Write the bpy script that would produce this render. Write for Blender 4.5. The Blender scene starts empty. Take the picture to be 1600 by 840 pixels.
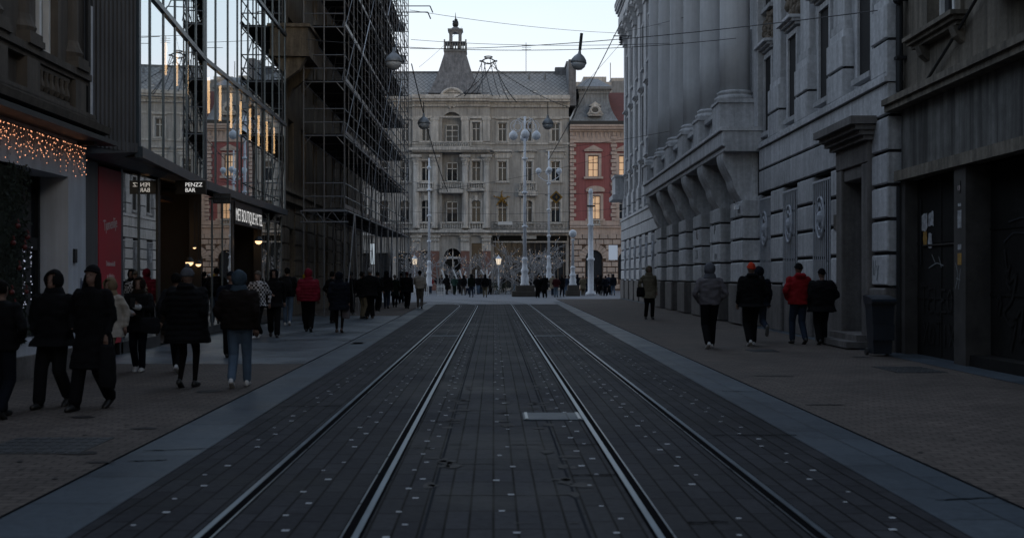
import bpy, bmesh, math, random
from mathutils import Vector, Matrix, noise, Euler
random.seed(7)
S = bpy.context.scene
COL = S.collection
R = math.radians
F = 1750.0; VX = 771.0; VY = 432.0; CH = 1.52      # lens of the photograph: focal length, vanishing point (1600 px frame), eye height

def at(px, py, Y):
    return Vector(((px - VX) * Y / F, Y, CH + (VY - py) * Y / F))

# ---------------------------------------------------------------- mesh builder
class MB:
    def __init__(s): s.v = []; s.f = []; s.m = []
    def add(s, vs, fs, mi=0):
        b = len(s.v); s.v += [tuple(v) for v in vs]
        for f in fs: s.f.append(tuple(i + b for i in f)); s.m.append(mi)
        return s
    def box(s, x0, x1, y0, y1, z0, z1, mi=0):
        return s.add([(x0,y0,z0),(x1,y0,z0),(x1,y1,z0),(x0,y1,z0),(x0,y0,z1),(x1,y0,z1),(x1,y1,z1),(x0,y1,z1)],
              [(0,3,2,1),(4,5,6,7),(0,1,5,4),(1,2,6,5),(2,3,7,6),(3,0,4,7)], mi)
    def cbox(s, x0, x1, y0, y1, z0, z1, c=.015, mi=0):
        # box with chamfered front (low y) edges: catches light like cut stone
        y = y0 + c
        return s.add([(x0,y1,z0),(x1,y1,z0),(x1,y1,z1),(x0,y1,z1),(x0,y,z0),(x1,y,z0),(x1,y,z1),(x0,y,z1),
                      (x0+c,y0,z0+c),(x1-c,y0,z0+c),(x1-c,y0,z1-c),(x0+c,y0,z1-c)],
              [(0,1,2,3)[::-1],(0,1,5,4),(1,2,6,5),(2,3,7,6),(3,0,4,7),(4,5,9,8),(5,6,10,9),(6,7,11,10),(7,4,8,11),(8,9,10,11)], mi)
    def quad(s, a, b, c, d, mi=0): return s.add([a,b,c,d], [(0,1,2,3)], mi)
    def prism(s, poly, lo, hi, axis='x', mi=0):
        # poly: 2D points in the plane normal to axis; x:(y,z)  y:(x,z)  z:(x,y)
        n = len(poly)
        def P(p, t):
            return (t,p[0],p[1]) if axis=='x' else ((p[0],t,p[1]) if axis=='y' else (p[0],p[1],t))
        vs = [P(p,lo) for p in poly] + [P(p,hi) for p in poly]
        fs = [tuple(range(n))[::-1], tuple(range(n,2*n))] + [(i,(i+1)%n,n+(i+1)%n,n+i) for i in range(n)]
        return s.add(vs, fs, mi)
    def tube(s, pts, r, n=6, mi=0, cap=True):
        pts = [Vector(p) for p in pts]; rs = r if isinstance(r,(list,tuple)) else [r]*len(pts)
        rings = []; up = None
        for i, p in enumerate(pts):
            d = (pts[min(i+1,len(pts)-1)] - pts[max(i-1,0)])
            if d.length < 1e-9: d = Vector((0,0,1))
            d.normalize()
            if up is None:
                up = Vector((0,0,1)) if abs(d.z) < .95 else Vector((1,0,0))
            a = d.cross(up)
            if a.length < 1e-3: a = d.cross(Vector((1,0,0)))
            a.normalize(); b = a.cross(d)
            rings.append([p + (a*math.cos(t)+b*math.sin(t))*rs[i] for t in [2*math.pi*k/n for k in range(n)]])
        vs = [v for ring in rings for v in ring]; fs = []
        for i in range(len(pts)-1):
            for k in range(n):
                k2 = (k+1)%n; fs.append((i*n+k, i*n+k2, (i+1)*n+k2, (i+1)*n+k))
        if cap: fs.append(tuple(range(n))[::-1]); fs.append(tuple(range((len(pts)-1)*n, len(pts)*n)))
        return s.add(vs, fs, mi)
    def lathe(s, prof, c=(0,0,0), n=16, mi=0, sx=1, sy=1, a0=0):
        vs = []; fs = []
        for r, z in prof:
            for k in range(n):
                t = a0 + 2*math.pi*k/n; vs.append((c[0]+r*math.cos(t)*sx, c[1]+r*math.sin(t)*sy, c[2]+z))
        for i in range(len(prof)-1):
            for k in range(n):
                k2 = (k+1)%n; fs.append((i*n+k, i*n+k2, (i+1)*n+k2, (i+1)*n+k))
        fs.append(tuple(range(n))[::-1]); fs.append(tuple(range((len(prof)-1)*n, len(prof)*n)))
        return s.add(vs, fs, mi)
    def sphere(s, c, r, n=14, m=8, sx=1, sy=1, sz=1, mi=0):
        prof = [(max(1e-4, r*math.sin(math.pi*i/m)), -r*sz*math.cos(math.pi*i/m)) for i in range(m+1)]
        return s.lathe(prof, c, n, mi, sx, sy)
    def wall(s, x0, x1, z0, z1, ops, d=.35, y=0, mi=0):
        # a wall sheet at depth y with rectangular openings and their reveals
        xs = sorted({x0,x1,*[o[0] for o in ops],*[o[1] for o in ops]}); zs = sorted({z0,z1,*[o[2] for o in ops],*[o[3] for o in ops]})
        xs = [x for x in xs if x0-1e-6<=x<=x1+1e-6]; zs = [z for z in zs if z0-1e-6<=z<=z1+1e-6]
        for i in range(len(xs)-1):
            for j in range(len(zs)-1):
                cx=(xs[i]+xs[i+1])/2; cz=(zs[j]+zs[j+1])/2
                if any(o[0]<cx<o[1] and o[2]<cz<o[3] for o in ops): continue
                s.quad((xs[i],y,zs[j]),(xs[i+1],y,zs[j]),(xs[i+1],y,zs[j+1]),(xs[i],y,zs[j+1]), mi)
        for a,b,c,e in ops:
            s.quad((a,y,c),(a,y,e),(a,y+d,e),(a,y+d,c),mi); s.quad((b,y,c),(b,y+d,c),(b,y+d,e),(b,y,e),mi)
            s.quad((a,y,e),(b,y,e),(b,y+d,e),(a,y+d,e),mi); s.quad((a,y,c),(a,y+d,c),(b,y+d,c),(b,y,c),mi)
        return s
    def arch(s, cx, w, zs, y0, y1, n=10, mi=0):
        # two spandrels that turn the top of a rectangular opening (top at zs+w/2) into a half circle springing at zs
        r = w/2
        for sg in (-1,1):
            poly = [(cx+sg*r, zs+r)] + [(cx+sg*r*math.cos(t), zs+r*math.sin(t)) for t in [math.pi/2*k/n for k in range(n,-1,-1)]]
            s.prism(poly if sg>0 else poly[::-1], y0, y1, 'y', mi)
        return s
    def build(s, name, mat, parent=None, smooth=False, bevel=0):
        me = bpy.data.meshes.new(name); me.from_pydata(s.v, [], s.f); me.validate()
        mats = mat if isinstance(mat,(list,tuple)) else [mat]
        for m in mats: me.materials.append(m)
        if len(mats) > 1 and len(me.polygons)==len(s.m): me.polygons.foreach_set('material_index', s.m)
        if smooth: me.polygons.foreach_set('use_smooth', [True]*len(me.polygons))
        me.update()
        o = bpy.data.objects.new(name, me); COL.objects.link(o)
        if parent: o.parent = parent
        return o

def tag(o, label=None, cat=None, group=None, kind=None):
    if label: o['label'] = label
    if cat: o['category'] = cat
    if group: o['group'] = group
    if kind: o['kind'] = kind
    return o
def thing(name, label, cat, loc=(0,0,0), rz=0, group=None, kind=None):
    o = bpy.data.objects.new(name, None); o.empty_display_size=.3; COL.objects.link(o)
    o.location = loc; o.rotation_euler = (0,0,rz)
    return tag(o, label, cat, group, kind)
def copy_tree(o, parent=None):
    c = o.copy(); COL.objects.link(c); c.parent = parent
    for ch in [x for x in bpy.data.objects if x.parent == o]: copy_tree(ch, c)
    return c
def text(s, name, mat, parent, loc, size, rot=(R(90),0,0), ext=.004, align='CENTER', sx=1, bold=0):
    cu = bpy.data.curves.new('t','FONT'); cu.body = s; cu.size = size; cu.extrude = ext; cu.align_x = align; cu.offset = bold
    cu.resolution_u = 3
    t = bpy.data.objects.new('t', cu); COL.objects.link(t)
    dg = bpy.context.evaluated_depsgraph_get(); me = bpy.data.meshes.new_from_object(t.evaluated_get(dg))
    bpy.data.objects.remove(t); me.name = name; me.materials.clear(); me.materials.append(mat)
    o = bpy.data.objects.new(name, me); COL.objects.link(o); o.parent = parent; o.location = loc; o.rotation_euler = rot; o.scale = (sx,1,1)
    return o

# ---------------------------------------------------------------- materials
def _n(nt, t, **k):
    n = nt.nodes.new(t)
    for a, b in k.items():
        if a in n.inputs: n.inputs[a].default_value = b
        else: setattr(n, a, b)
    return n
def mat(name, col, rough=.8, var=.25, scale=2.0, bump=.15, bscale=None, streak=0, metal=0, spec=.5, emit=None, es=0, tint=None, spots=0, island=0, soot=0):
    m = bpy.data.materials.new(name); m.use_nodes = True; nt = m.node_tree; L = nt.links
    b = nt.nodes['Principled BSDF']; b.inputs['Roughness'].default_value = rough; b.inputs['Metallic'].default_value = metal
    b.inputs['Specular IOR Level'].default_value = spec
    c = (*col, 1); b.inputs['Base Color'].default_value = c
    if emit: b.inputs['Emission Color'].default_value = (*emit,1); b.inputs['Emission Strength'].default_value = es
    if var <= 0 and bump <= 0: return m
    tc = _n(nt,'ShaderNodeTexCoord'); src = tc.outputs['Object']
    if var > 0:
        n1 = _n(nt,'ShaderNodeTexNoise', Scale=scale, Detail=7.0, Roughness=.62); L.new(src, n1.inputs['Vector'])
        r1 = _n(nt,'ShaderNodeMapRange'); r1.inputs[1].default_value=.28; r1.inputs[2].default_value=.72
        r1.inputs[3].default_value = 1-var; r1.inputs[4].default_value = 1+var*.8; L.new(n1.outputs['Fac'], r1.inputs[0])
        val = r1.outputs[0]
        if streak:
            mp = _n(nt,'ShaderNodeMapping'); mp.inputs['Scale'].default_value = (3.2,3.2,.16); L.new(src, mp.inputs[0])
            n2 = _n(nt,'ShaderNodeTexNoise', Scale=1.6, Detail=6.0, Roughness=.6); L.new(mp.outputs[0], n2.inputs['Vector'])
            r2 = _n(nt,'ShaderNodeMapRange'); r2.inputs[1].default_value=.35; r2.inputs[2].default_value=.62
            r2.inputs[3].default_value = 1-streak; r2.inputs[4].default_value = 1.05; L.new(n2.outputs['Fac'], r2.inputs[0])
            mu = _n(nt,'ShaderNodeMath', operation='MULTIPLY'); L.new(val, mu.inputs[0]); L.new(r2.outputs[0], mu.inputs[1]); val = mu.outputs[0]
        if spots:
            n3 = _n(nt,'ShaderNodeTexNoise', Scale=scale*9, Detail=3.0, Roughness=.7); L.new(src, n3.inputs['Vector'])
            r3 = _n(nt,'ShaderNodeMapRange'); r3.inputs[1].default_value=.3; r3.inputs[2].default_value=.7
            r3.inputs[3].default_value = 1-spots; r3.inputs[4].default_value = 1+spots*.6; L.new(n3.outputs['Fac'], r3.inputs[0])
            mu = _n(nt,'ShaderNodeMath', operation='MULTIPLY'); L.new(val, mu.inputs[0]); L.new(r3.outputs[0], mu.inputs[1]); val = mu.outputs[0]
        if island:
            gi = _n(nt,'ShaderNodeNewGeometry'); r4 = _n(nt,'ShaderNodeMapRange'); r4.inputs[3].default_value = 1-island; r4.inputs[4].default_value = 1+island*.5; L.new(gi.outputs['Random Per Island'], r4.inputs[0])
            mu = _n(nt,'ShaderNodeMath', operation='MULTIPLY'); L.new(val, mu.inputs[0]); L.new(r4.outputs[0], mu.inputs[1]); val = mu.outputs[0]
        if soot:
            mp5 = _n(nt,'ShaderNodeMapping'); mp5.inputs['Scale'].default_value = (.55,.55,.3); L.new(src, mp5.inputs[0])
            n5 = _n(nt,'ShaderNodeTexNoise', Scale=1.1, Detail=9.0, Roughness=.7, Distortion=.6); L.new(mp5.outputs[0], n5.inputs['Vector'])
            r5 = _n(nt,'ShaderNodeMapRange'); r5.inputs[1].default_value=.50; r5.inputs[2].default_value=.72; r5.inputs[3].default_value = 1; r5.inputs[4].default_value = 1-soot; L.new(n5.outputs['Fac'], r5.inputs[0])
            mu = _n(nt,'ShaderNodeMath', operation='MULTIPLY'); L.new(val, mu.inputs[0]); L.new(r5.outputs[0], mu.inputs[1]); val = mu.outputs[0]
        vm = _n(nt,'ShaderNodeVectorMath', operation='SCALE'); vm.inputs[0].default_value = col; L.new(val, vm.inputs['Scale'])
        L.new(vm.outputs[0], b.inputs['Base Color'])
        rr = _n(nt,'ShaderNodeMapRange'); rr.inputs[3].default_value = max(0,rough-.12); rr.inputs[4].default_value = min(1,rough+.12)
        L.new(n1.outputs['Fac'], rr.inputs[0]); L.new(rr.outputs[0], b.inputs['Roughness'])
    if bump > 0:
        n4 = _n(nt,'ShaderNodeTexNoise', Scale=(bscale or scale*8), Detail=6.0, Roughness=.6); L.new(src, n4.inputs['Vector'])
        bp = _n(nt,'ShaderNodeBump', Strength=bump, Distance=.02); L.new(n4.outputs['Fac'], bp.inputs['Height']); L.new(bp.outputs[0], b.inputs['Normal'])
    return m
def brick_mat(name, c1, c2, mortar, bw, rh, ms=.01, rough=.7, rot=0, offset=.5, var=.2, wear=0.0, bump=.3, second=None, spec=.5, plane='xy'):
    m = bpy.data.materials.new(name); m.use_nodes = True; nt = m.node_tree; L = nt.links
    b = nt.nodes['Principled BSDF']; b.inputs['Roughness'].default_value = rough; b.inputs['Specular IOR Level'].default_value = spec
    tc = _n(nt,'ShaderNodeTexCoord'); mp = _n(nt,'ShaderNodeMapping')
    if plane == 'xz': mp.inputs['Rotation'].default_value = (R(-90),0,rot)
    else: mp.inputs['Rotation'].default_value = (0,0,rot)
    L.new(tc.outputs['Object'], mp.inputs[0])
    def br(bw, rh, ms, off, a, c, mo):
        t = _n(nt,'ShaderNodeTexBrick', offset=off, squash=1.0)
        t.inputs['Color1'].default_value=(*a,1); t.inputs['Color2'].default_value=(*c,1); t.inputs['Mortar'].default_value=(*mo,1)
        t.inputs['Scale'].default_value=1; t.inputs['Mortar Size'].default_value=ms; t.inputs['Mortar Smooth'].default_value=.15
        t.inputs['Brick Width'].default_value=bw; t.inputs['Row Height'].default_value=rh; t.inputs['Bias'].default_value=0
        L.new(mp.outputs[0], t.inputs['Vector']); return t
    t1 = br(bw, rh, ms, offset, c1, c2, mortar); colr = t1.outputs['Color']; h = t1.outputs['Fac']
    if second:
        t2 = br(second[0], second[1], second[2], 0.0, (1,1,1), (.72,.72,.74), (.35,.33,.3))
        mx = _n(nt,'ShaderNodeMix', data_type='RGBA', blend_type='MULTIPLY'); mx.inputs[0].default_value=1
        L.new(colr, mx.inputs[6]); L.new(t2.outputs['Color'], mx.inputs[7]); colr = mx.outputs[2]
    n1 = _n(nt,'ShaderNodeTexNoise', Scale=.55, Detail=8.0, Roughness=.65); L.new(tc.outputs['Object'], n1.inputs['Vector'])
    r1 = _n(nt,'ShaderNodeMapRange'); r1.inputs[1].default_value=.3; r1.inputs[2].default_value=.7; r1.inputs[3].default_value=1-var; r1.inputs[4].default_value=1+var
    L.new(n1.outputs['Fac'], r1.inputs[0])
    n5 = _n(nt,'ShaderNodeTexNoise', Scale=14.0, Detail=5.0, Roughness=.7); L.new(tc.outputs['Object'], n5.inputs['Vector'])
    r5 = _n(nt,'ShaderNodeMapRange'); r5.inputs[1].default_value=.3; r5.inputs[2].default_value=.7; r5.inputs[3].default_value=.78; r5.inputs[4].default_value=1.2
    L.new(n5.outputs['Fac'], r5.inputs[0])
    mu = _n(nt,'ShaderNodeMath', operation='MULTIPLY'); L.new(r1.outputs[0], mu.inputs[0]); L.new(r5.outputs[0], mu.inputs[1])
    vm = _n(nt,'ShaderNodeVectorMath', operation='SCALE'); L.new(colr, vm.inputs[0]); L.new(mu.outputs[0], vm.inputs['Scale']); fin = vm.outputs[0]
    L.new(fin, b.inputs['Base Color'])
    rr = _n(nt,'ShaderNodeMapRange'); rr.inputs[1].default_value=.3; rr.inputs[2].default_value=.7
    rr.inputs[3].default_value=max(0,rough-.15); rr.inputs[4].default_value=min(1,rough+.15); L.new(n1.outputs['Fac'], rr.inputs[0]); L.new(rr.outputs[0], b.inputs['Roughness'])
    iv = _n(nt,'ShaderNodeMath', operation='SUBTRACT'); iv.inputs[0].default_value=1; L.new(h, iv.inputs[1])
    ad = _n(nt,'ShaderNodeMath', operation='MULTIPLY_ADD'); L.new(n5.outputs['Fac'], ad.inputs[0]); ad.inputs[1].default_value=.35; L.new(iv.outputs[0], ad.inputs[2])
    bp = _n(nt,'ShaderNodeBump', Strength=bump, Distance=.008); L.new(ad.outputs[0], bp.inputs['Height']); L.new(bp.outputs[0], b.inputs['Normal'])
    return m
def mirror_glass(name, tint=(.75,.8,.85), body=(.01,.012,.015), refl=.62, wob=.0):
    m = bpy.data.materials.new(name); m.use_nodes = True; nt = m.node_tree; L = nt.links
    nt.nodes.remove(nt.nodes['Principled BSDF']); out = nt.nodes['Material Output']
    g = _n(nt,'ShaderNodeBsdfGlossy'); g.inputs['Color'].default_value=(*tint,1); g.inputs['Roughness'].default_value=.01
    t = _n(nt,'ShaderNodeBsdfTransparent'); t.inputs['Color'].default_value=(.5,.52,.5,1)
    lw = _n(nt,'ShaderNodeLayerWeight', Blend=.35)
    mr = _n(nt,'ShaderNodeMapRange'); mr.inputs[3].default_value=refl*.5; mr.inputs[4].default_value=min(1,refl*1.25)
    L.new(lw.outputs['Facing'], mr.inputs[0])
    if wob:
        tc=_n(nt,'ShaderNodeTexCoord'); nn=_n(nt,'ShaderNodeTexNoise', Scale=.7, Detail=1.0); L.new(tc.outputs['Object'], nn.inputs['Vector'])
        bp=_n(nt,'ShaderNodeBump', Strength=wob, Distance=.01); L.new(nn.outputs['Fac'], bp.inputs['Height']); L.new(bp.outputs[0], g.inputs['Normal'])
    mx = _n(nt,'ShaderNodeMixShader'); L.new(mr.outputs[0], mx.inputs[0]); L.new(t.outputs[0], mx.inputs[1]); L.new(g.outputs[0], mx.inputs[2])
    L.new(mx.outputs[0], out.inputs['Surface']); return m
def plain(name, col, rough=.7, metal=0, **k): return mat(name, col, rough, var=.12, scale=3, bump=0, metal=metal, **k)
def glow(name, col, s):
    m = bpy.data.materials.new(name); m.use_nodes=True; nt=m.node_tree; b=nt.nodes['Principled BSDF']
    b.inputs['Base Color'].default_value=(*col,1); b.inputs['Emission Color'].default_value=(*col,1); b.inputs['Emission Strength'].default_value=s; return m

M = {}
M['joint'] = plain('groove_shade_joint', (.03,.03,.032), .95, spec=.1)  # joint backing painted near black, so the grooves look deeper in shade
M['palace'] = mat('palace_stone', (.56,.57,.59), .85, var=.16, scale=.9, bump=.3, bscale=18, streak=.26, spots=.2, island=.24, soot=.32)
M['column'] = mat('smooth_column_stone', (.60,.61,.63), .85, var=.08, scale=.6, bump=.12, bscale=22, streak=.08, spots=.05)
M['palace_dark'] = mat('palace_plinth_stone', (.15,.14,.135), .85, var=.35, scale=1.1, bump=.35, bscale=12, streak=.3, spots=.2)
M['rubble'] = mat('rough_relief_stone', (.16,.13,.10), .9, var=.5, scale=6, bump=1.0, bscale=9, spots=.4)
M['glass'] = plain('dark_window_glass', (.012,.015,.02), .08)
M['dark'] = plain('dark_interior', (.008,.008,.009), .9)
M['iron'] = plain('dark_iron', (.03,.033,.037), .45, .6)
M['grille'] = mat('grey_painted_grille', (.42,.45,.50), .5, var=.2, scale=5, bump=0)
M['grey_stone'] = mat('old_grey_facade', (.385,.38,.37), .85, var=.22, scale=.35, bump=.2, bscale=8, streak=.3, spots=.12, soot=.3)
M['grey_trim'] = mat('old_grey_trim', (.53,.52,.50), .85, var=.28, scale=.8, bump=.2, bscale=8, streak=.4, spots=.15)
M['pink'] = mat('pink_plaster', (.29,.105,.11), .85, var=.15, scale=.6, bump=.1, streak=.15)
M['pink_trim'] = mat('pinkish_stone_trim', (.50,.41,.37), .85, var=.2, scale=1, bump=.2, streak=.2)
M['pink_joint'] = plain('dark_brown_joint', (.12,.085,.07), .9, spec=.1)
M['pink_stone'] = mat('pinkish_rusticated_stone', (.46,.39,.355), .85, var=.25, scale=1.2, bump=.3, streak=.2)
M['winframe'] = plain('pale_window_paint', (.75,.75,.74), .5)
M['shade'] = plain('brown_roller_blind', (.10,.085,.07), .7)
M['litwin'] = glow('lit_window', (1.0,.66,.40), .30)
M['slate'] = brick_mat('grey_roof_tiles', (.25,.25,.245), (.30,.30,.29), (.11,.11,.11), .4, .4, .035, .75, rot=R(45), plane='xz', offset=0.0)
M['zinc'] = mat('grey_zinc_roof', (.22,.24,.26), .55, var=.3, scale=.8, bump=.1, streak=.4)
M['tower'] = mat('tower_slates', (.19,.20,.22), .7, var=.4, scale=2.2, bump=.5, bscale=14, streak=.4, spots=.25)
M['redroof'] = mat('red_roof_tiles', (.13,.05,.045), .85, var=.25, scale=2, bump=.4)
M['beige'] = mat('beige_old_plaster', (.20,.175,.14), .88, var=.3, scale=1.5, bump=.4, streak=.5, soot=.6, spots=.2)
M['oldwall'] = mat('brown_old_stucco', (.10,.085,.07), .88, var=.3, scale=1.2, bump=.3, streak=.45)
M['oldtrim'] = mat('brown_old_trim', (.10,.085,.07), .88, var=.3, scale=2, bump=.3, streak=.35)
M['shopwall'] = mat('grey_shop_plaster', (.50,.53,.58), .8, var=.18, scale=1, bump=.1, streak=.15)
M['metal'] = mat('grey_corrugated_metal', (.13,.13,.135), .5, var=.18, scale=1, bump=.05, metal=.35, streak=.25)
M['mull'] = mat('blue_grey_mullion', (.07,.095,.12), .35, var=.1, scale=2, bump=0, metal=.6)
M['mirror'] = mirror_glass('reflective_facade_glass', (.92,.97,1.0), refl=.95, wob=.02)
M['mirror2'] = mirror_glass('shop_front_glass', (.85,.8,.74), refl=.85, wob=.02)
M['scaf'] = plain('galvanised_scaffold_tube', (.16,.168,.18), .45, .5)
M['scaf_lt'] = plain('bright_scaffold_brace', (.5,.52,.55), .4, .6)
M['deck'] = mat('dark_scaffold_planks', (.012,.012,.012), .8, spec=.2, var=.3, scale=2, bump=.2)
M['wire'] = plain('black_cable', (.02,.02,.022), .6)
M['black'] = plain('black_panel', (.006,.006,.007), .4)
M['white'] = plain('white_paint', (.78,.79,.8), .5)
M['offwhite'] = mat('weathered_white_iron', (.72,.75,.8), .5, var=.15, scale=4, bump=.1)
M['opal'] = plain('opal_lamp_glass', (.65,.69,.74), .25)
M['globe'] = mat('hanging_lamp_glass', (.50,.54,.58), .2, var=.15, scale=4, bump=0)
M['globe_top'] = plain('hanging_lamp_metal', (.22,.24,.26), .45, .4)
M['steel'] = plain('polished_rail_steel', (.16,.20,.24), .34, 1.0)
M['steel_edge'] = plain('worn_rail_side', (.22,.25,.28), .3, 1.0)
M['groove'] = plain('rail_groove', (.005,.005,.006), .95, spec=.02)
M['fascia'] = mat('stained_dark_fascia', (.13,.13,.125), .7, var=.5, scale=3, bump=.3, streak=.85, soot=.5)
M['portal'] = mat('dark_metal_shutter', (.014,.0135,.013), .85, spots=.3, soot=.5, spec=.15, var=.4, scale=2, bump=.1)
M['portal_post'] = mat('dark_post', (.045,.042,.04), .7, var=.5, scale=3, bump=.1, soot=.6)
M['led'] = glow('warm_tube_light', (1.0,.60,.30), 7)
M['fairy'] = glow('orange_fairy_bulb', (1.0,.42,.22), 1.9)
M['fairy_white'] = glow('white_fairy_bulb', (.75,.8,1.0), .5)
M['sign_lit'] = glow('lit_letter', (1.0,.98,.95), .55)
M['sign_dim'] = glow('dim_letter', (.9,.9,.9), .5)
M['sign_navy'] = plain('navy_lettering', (.05,.06,.08), .6)
M['warm'] = glow('warm_lamp', (1.0,.62,.32), 2.0)
M['lantern'] = glow('lit_lantern_glass', (1.0,.82,.6), .75)
M['red'] = mat('red_banner_vinyl', (.42,.02,.035), .5, var=.2, scale=1, bump=0)
M['banner_txt'] = plain('white_banner_ink', (.6,.5,.5), .6)
M['hedge'] = mat('dark_green_hedge', (.012,.02,.012), .9, var=.5, scale=10, bump=1, bscale=20)
M['redball'] = plain('red_bauble', (.09,.008,.007), .5)
M['poster'] = mat('torn_paper_poster', (.42,.43,.45), .8, var=.7, scale=9, bump=0, spots=.4)
M['poster_y'] = mat('yellow_paper_poster', (.34,.19,.04), .8, var=.5, scale=9, bump=0)
M['graffiti'] = plain('black_spray_paint', (.002,.002,.002), .6)
M['graf_faint']=plain('faint_spray_tag',(.035,.037,.042),.8,spec=.1)
M['graf_blue'] = plain('blue_marker_tag', (.05,.07,.12), .6)
M['graf_red'] = plain('red_spray_tag', (.10,.04,.04), .7)
M['graf_pale'] = plain('pale_spray_tag', (.18,.2,.21), .7)
M['frost'] = mat('frosted_twig', (.31,.305,.31), .7, var=.4, scale=3, bump=0)
M['bark'] = mat('grey_bark', (.26,.25,.25), .85, var=.3, scale=6, bump=.2)
M['warm_dot'] = glow('small_warm_bulb', (1.0,.7,.45), .9)
M['pedestal'] = mat('dark_brown_stone', (.075,.065,.055), .8, var=.3, scale=2, bump=.2)
M['bin'] = mat('dark_blue_plastic', (.012,.018,.028), .4, var=.25, scale=4, bump=0)
M['yellow'] = plain('amber_sign', (.30,.15,.01), .5)
M['gold'] = mat('golden_garland', (.25,.14,.02), .6, var=.5, scale=8, bump=0)
M['leaf'] = mat('dull_green_foliage', (.04,.05,.03), .85, var=.5, scale=5, bump=0)
SUN_E, SUN_R, SUN_S, SKY_S, EXPO, VEIL0, VEIL1 = 14, 150, 0.04, 0.05, 0.0, 0.34, 0.84
# ================================================================ GROUND
XLi = lambda Y: -2.40-.0125*Y
XLk = lambda Y: -3.0-.013*Y
XRi = lambda Y: 2.70+.0135*Y
XRk = lambda Y: 3.37+.0115*Y
M['road'] = brick_mat('dark_track_slabs', (.044,.045,.050), (.031,.032,.036), (.009,.009,.009), .48, .15, .008, .62, rot=R(90), var=.4, bump=.9, spec=.03)
M['road_mid'] = brick_mat('dark_centre_slabs', (.046,.047,.053), (.033,.034,.038), (.010,.010,.010), .52, .15, .008, .6, rot=R(90), offset=0, var=.35, bump=.9, spec=.03)
M['strip'] = brick_mat('smooth_blue_grey_stone', (.066,.084,.102), (.048,.062,.077), (.014,.018,.022), 1.0, .8, .008, .5, rot=R(90), var=.22, bump=.15, spec=.16)
M['brick'] = brick_mat('brown_brick_paving', (.112,.094,.083), (.084,.070,.062), (.043,.037,.034), .20, .10, .009, .85, rot=R(0), var=.42, bump=.5, spec=.2)
M['slabs'] = brick_mat('blue_grey_slabs', (.088,.108,.13), (.062,.08,.098), (.02,.025,.03), .9, .6, .010, .4, rot=R(0), var=.3, bump=.15)
M['square'] = brick_mat('square_granite', (.15,.16,.18), (.12,.128,.145), (.06,.065,.07), .5, .25, .01, .6, rot=0, var=.22, bump=.2)
M['cover'] = mat('iron_cover', (.03,.033,.036), .5, var=.3, scale=8, bump=.4)
M['gutter'] = plain('dark_gutter', (.022,.025,.03), .9, spec=.05)
M['stud'] = plain('pale_paving_stud', (.50,.52,.54), .6, spec=.1)

def strip_sheet(name, fa, fb, y0, y1, z, m, step=4, mats=None):
    mb = MB(); n = max(1, int((y1-y0)/step)); ys = [y0+(y1-y0)*i/n for i in range(n+1)]
    for a, b in zip(ys, ys[1:]):
        mb.quad((fa(a),a,z),(fb(a),a,z),(fb(b),b,z),(fa(b),b,z))
    o = mb.build(name, m); return tag(o, kind='structure')
g = MB(); g.quad((-400,-300,-.03),(400,-300,-.03),(400,700,-.03),(-400,700,-.03)); tag(g.build('ground', M['square']), kind='structure')
g = MB(); g.quad((-60,62,-.006),(60,62,-.006),(60,126,-.006),(-60,126,-.006)); tag(g.build('square_pavement', M['square']), kind='structure')
strip_sheet('road', lambda Y: XLi(Y), lambda Y: -.43, -12, 62, 0, M['road'])
strip_sheet('road', lambda Y: .57, lambda Y: XRi(Y), -12, 62, 0, M['road'])
strip_sheet('road', lambda Y: -.415, lambda Y: .555, -12, 62, -.002, M['road_mid'])
g = MB()
for x in (-.4225,.5625): g.quad((x-.009,-12,.003),(x+.009,-12,.003),(x+.009,62,.003),(x-.009,62,.003))
tag(g.build('paving_joint', M['gutter']), kind='structure')
# smooth stone bands along the road
strip_sheet('stone_band', XLk, XLi, -12, 62, .004, M['strip'])
strip_sheet('stone_band', XRi, XRk, -12, 68, .004, M['strip'])
strip_sheet('gutter', lambda Y: XLk(Y)-.022, XLk, -12, 62, -.004, M['gutter'])
strip_sheet('gutter', XRk, lambda Y: XRk(Y)+.022, -12, 76, -.004, M['gutter'])
def pavement(name, fa, fb, y0, y1, z, m):
    mb = MB(); n = max(1, int((y1-y0)/3)); ys = [y0+(y1-y0)*i/n for i in range(n+1)]
    for a, b in zip(ys, ys[1:]):
        mb.quad((fa(a),a,z),(fb(a),a,z),(fb(b),b,z),(fa(b),b,z))
        mb.quad((fb(a),a,-.02),(fb(b),b,-.02),(fb(b),b,z),(fb(a),a,z)); mb.quad((fa(a),a,-.02),(fa(a),a,z),(fa(b),b,z),(fa(b),b,-.02)); mb.m[-1]=1; mb.m[-2]=1
    a=y0; mb.quad((fa(a),a,-.02),(fb(a),a,-.02),(fb(a),a,z),(fa(a),a,z)); a=y1; mb.quad((fa(a),a,-.02),(fa(a),a,z),(fb(a),a,z),(fb(a),a,-.02))
    return tag(mb.build(name, [m, M['gutter']]), kind='structure')
kl = lambda Y: XLk(Y)-.022
pavement('pavement', lambda Y:-11, kl, -12, 19.4, .010, M['brick'])
pavement('pavement', lambda Y:-11, kl, 19.4, 43, .012, M['slabs'])
pavement('pavement', lambda Y:-11, kl, 43, 66, .010, M['brick'])
kr = lambda Y: XRk(Y)+.022
pavement('pavement', kr, lambda Y:10.5, -12, 76, .010, M['brick'])
strip_sheet('stone_band', lambda Y: 7.05+.022*Y, lambda Y: 10.4, -12, 78, .016, M['strip'])

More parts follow.
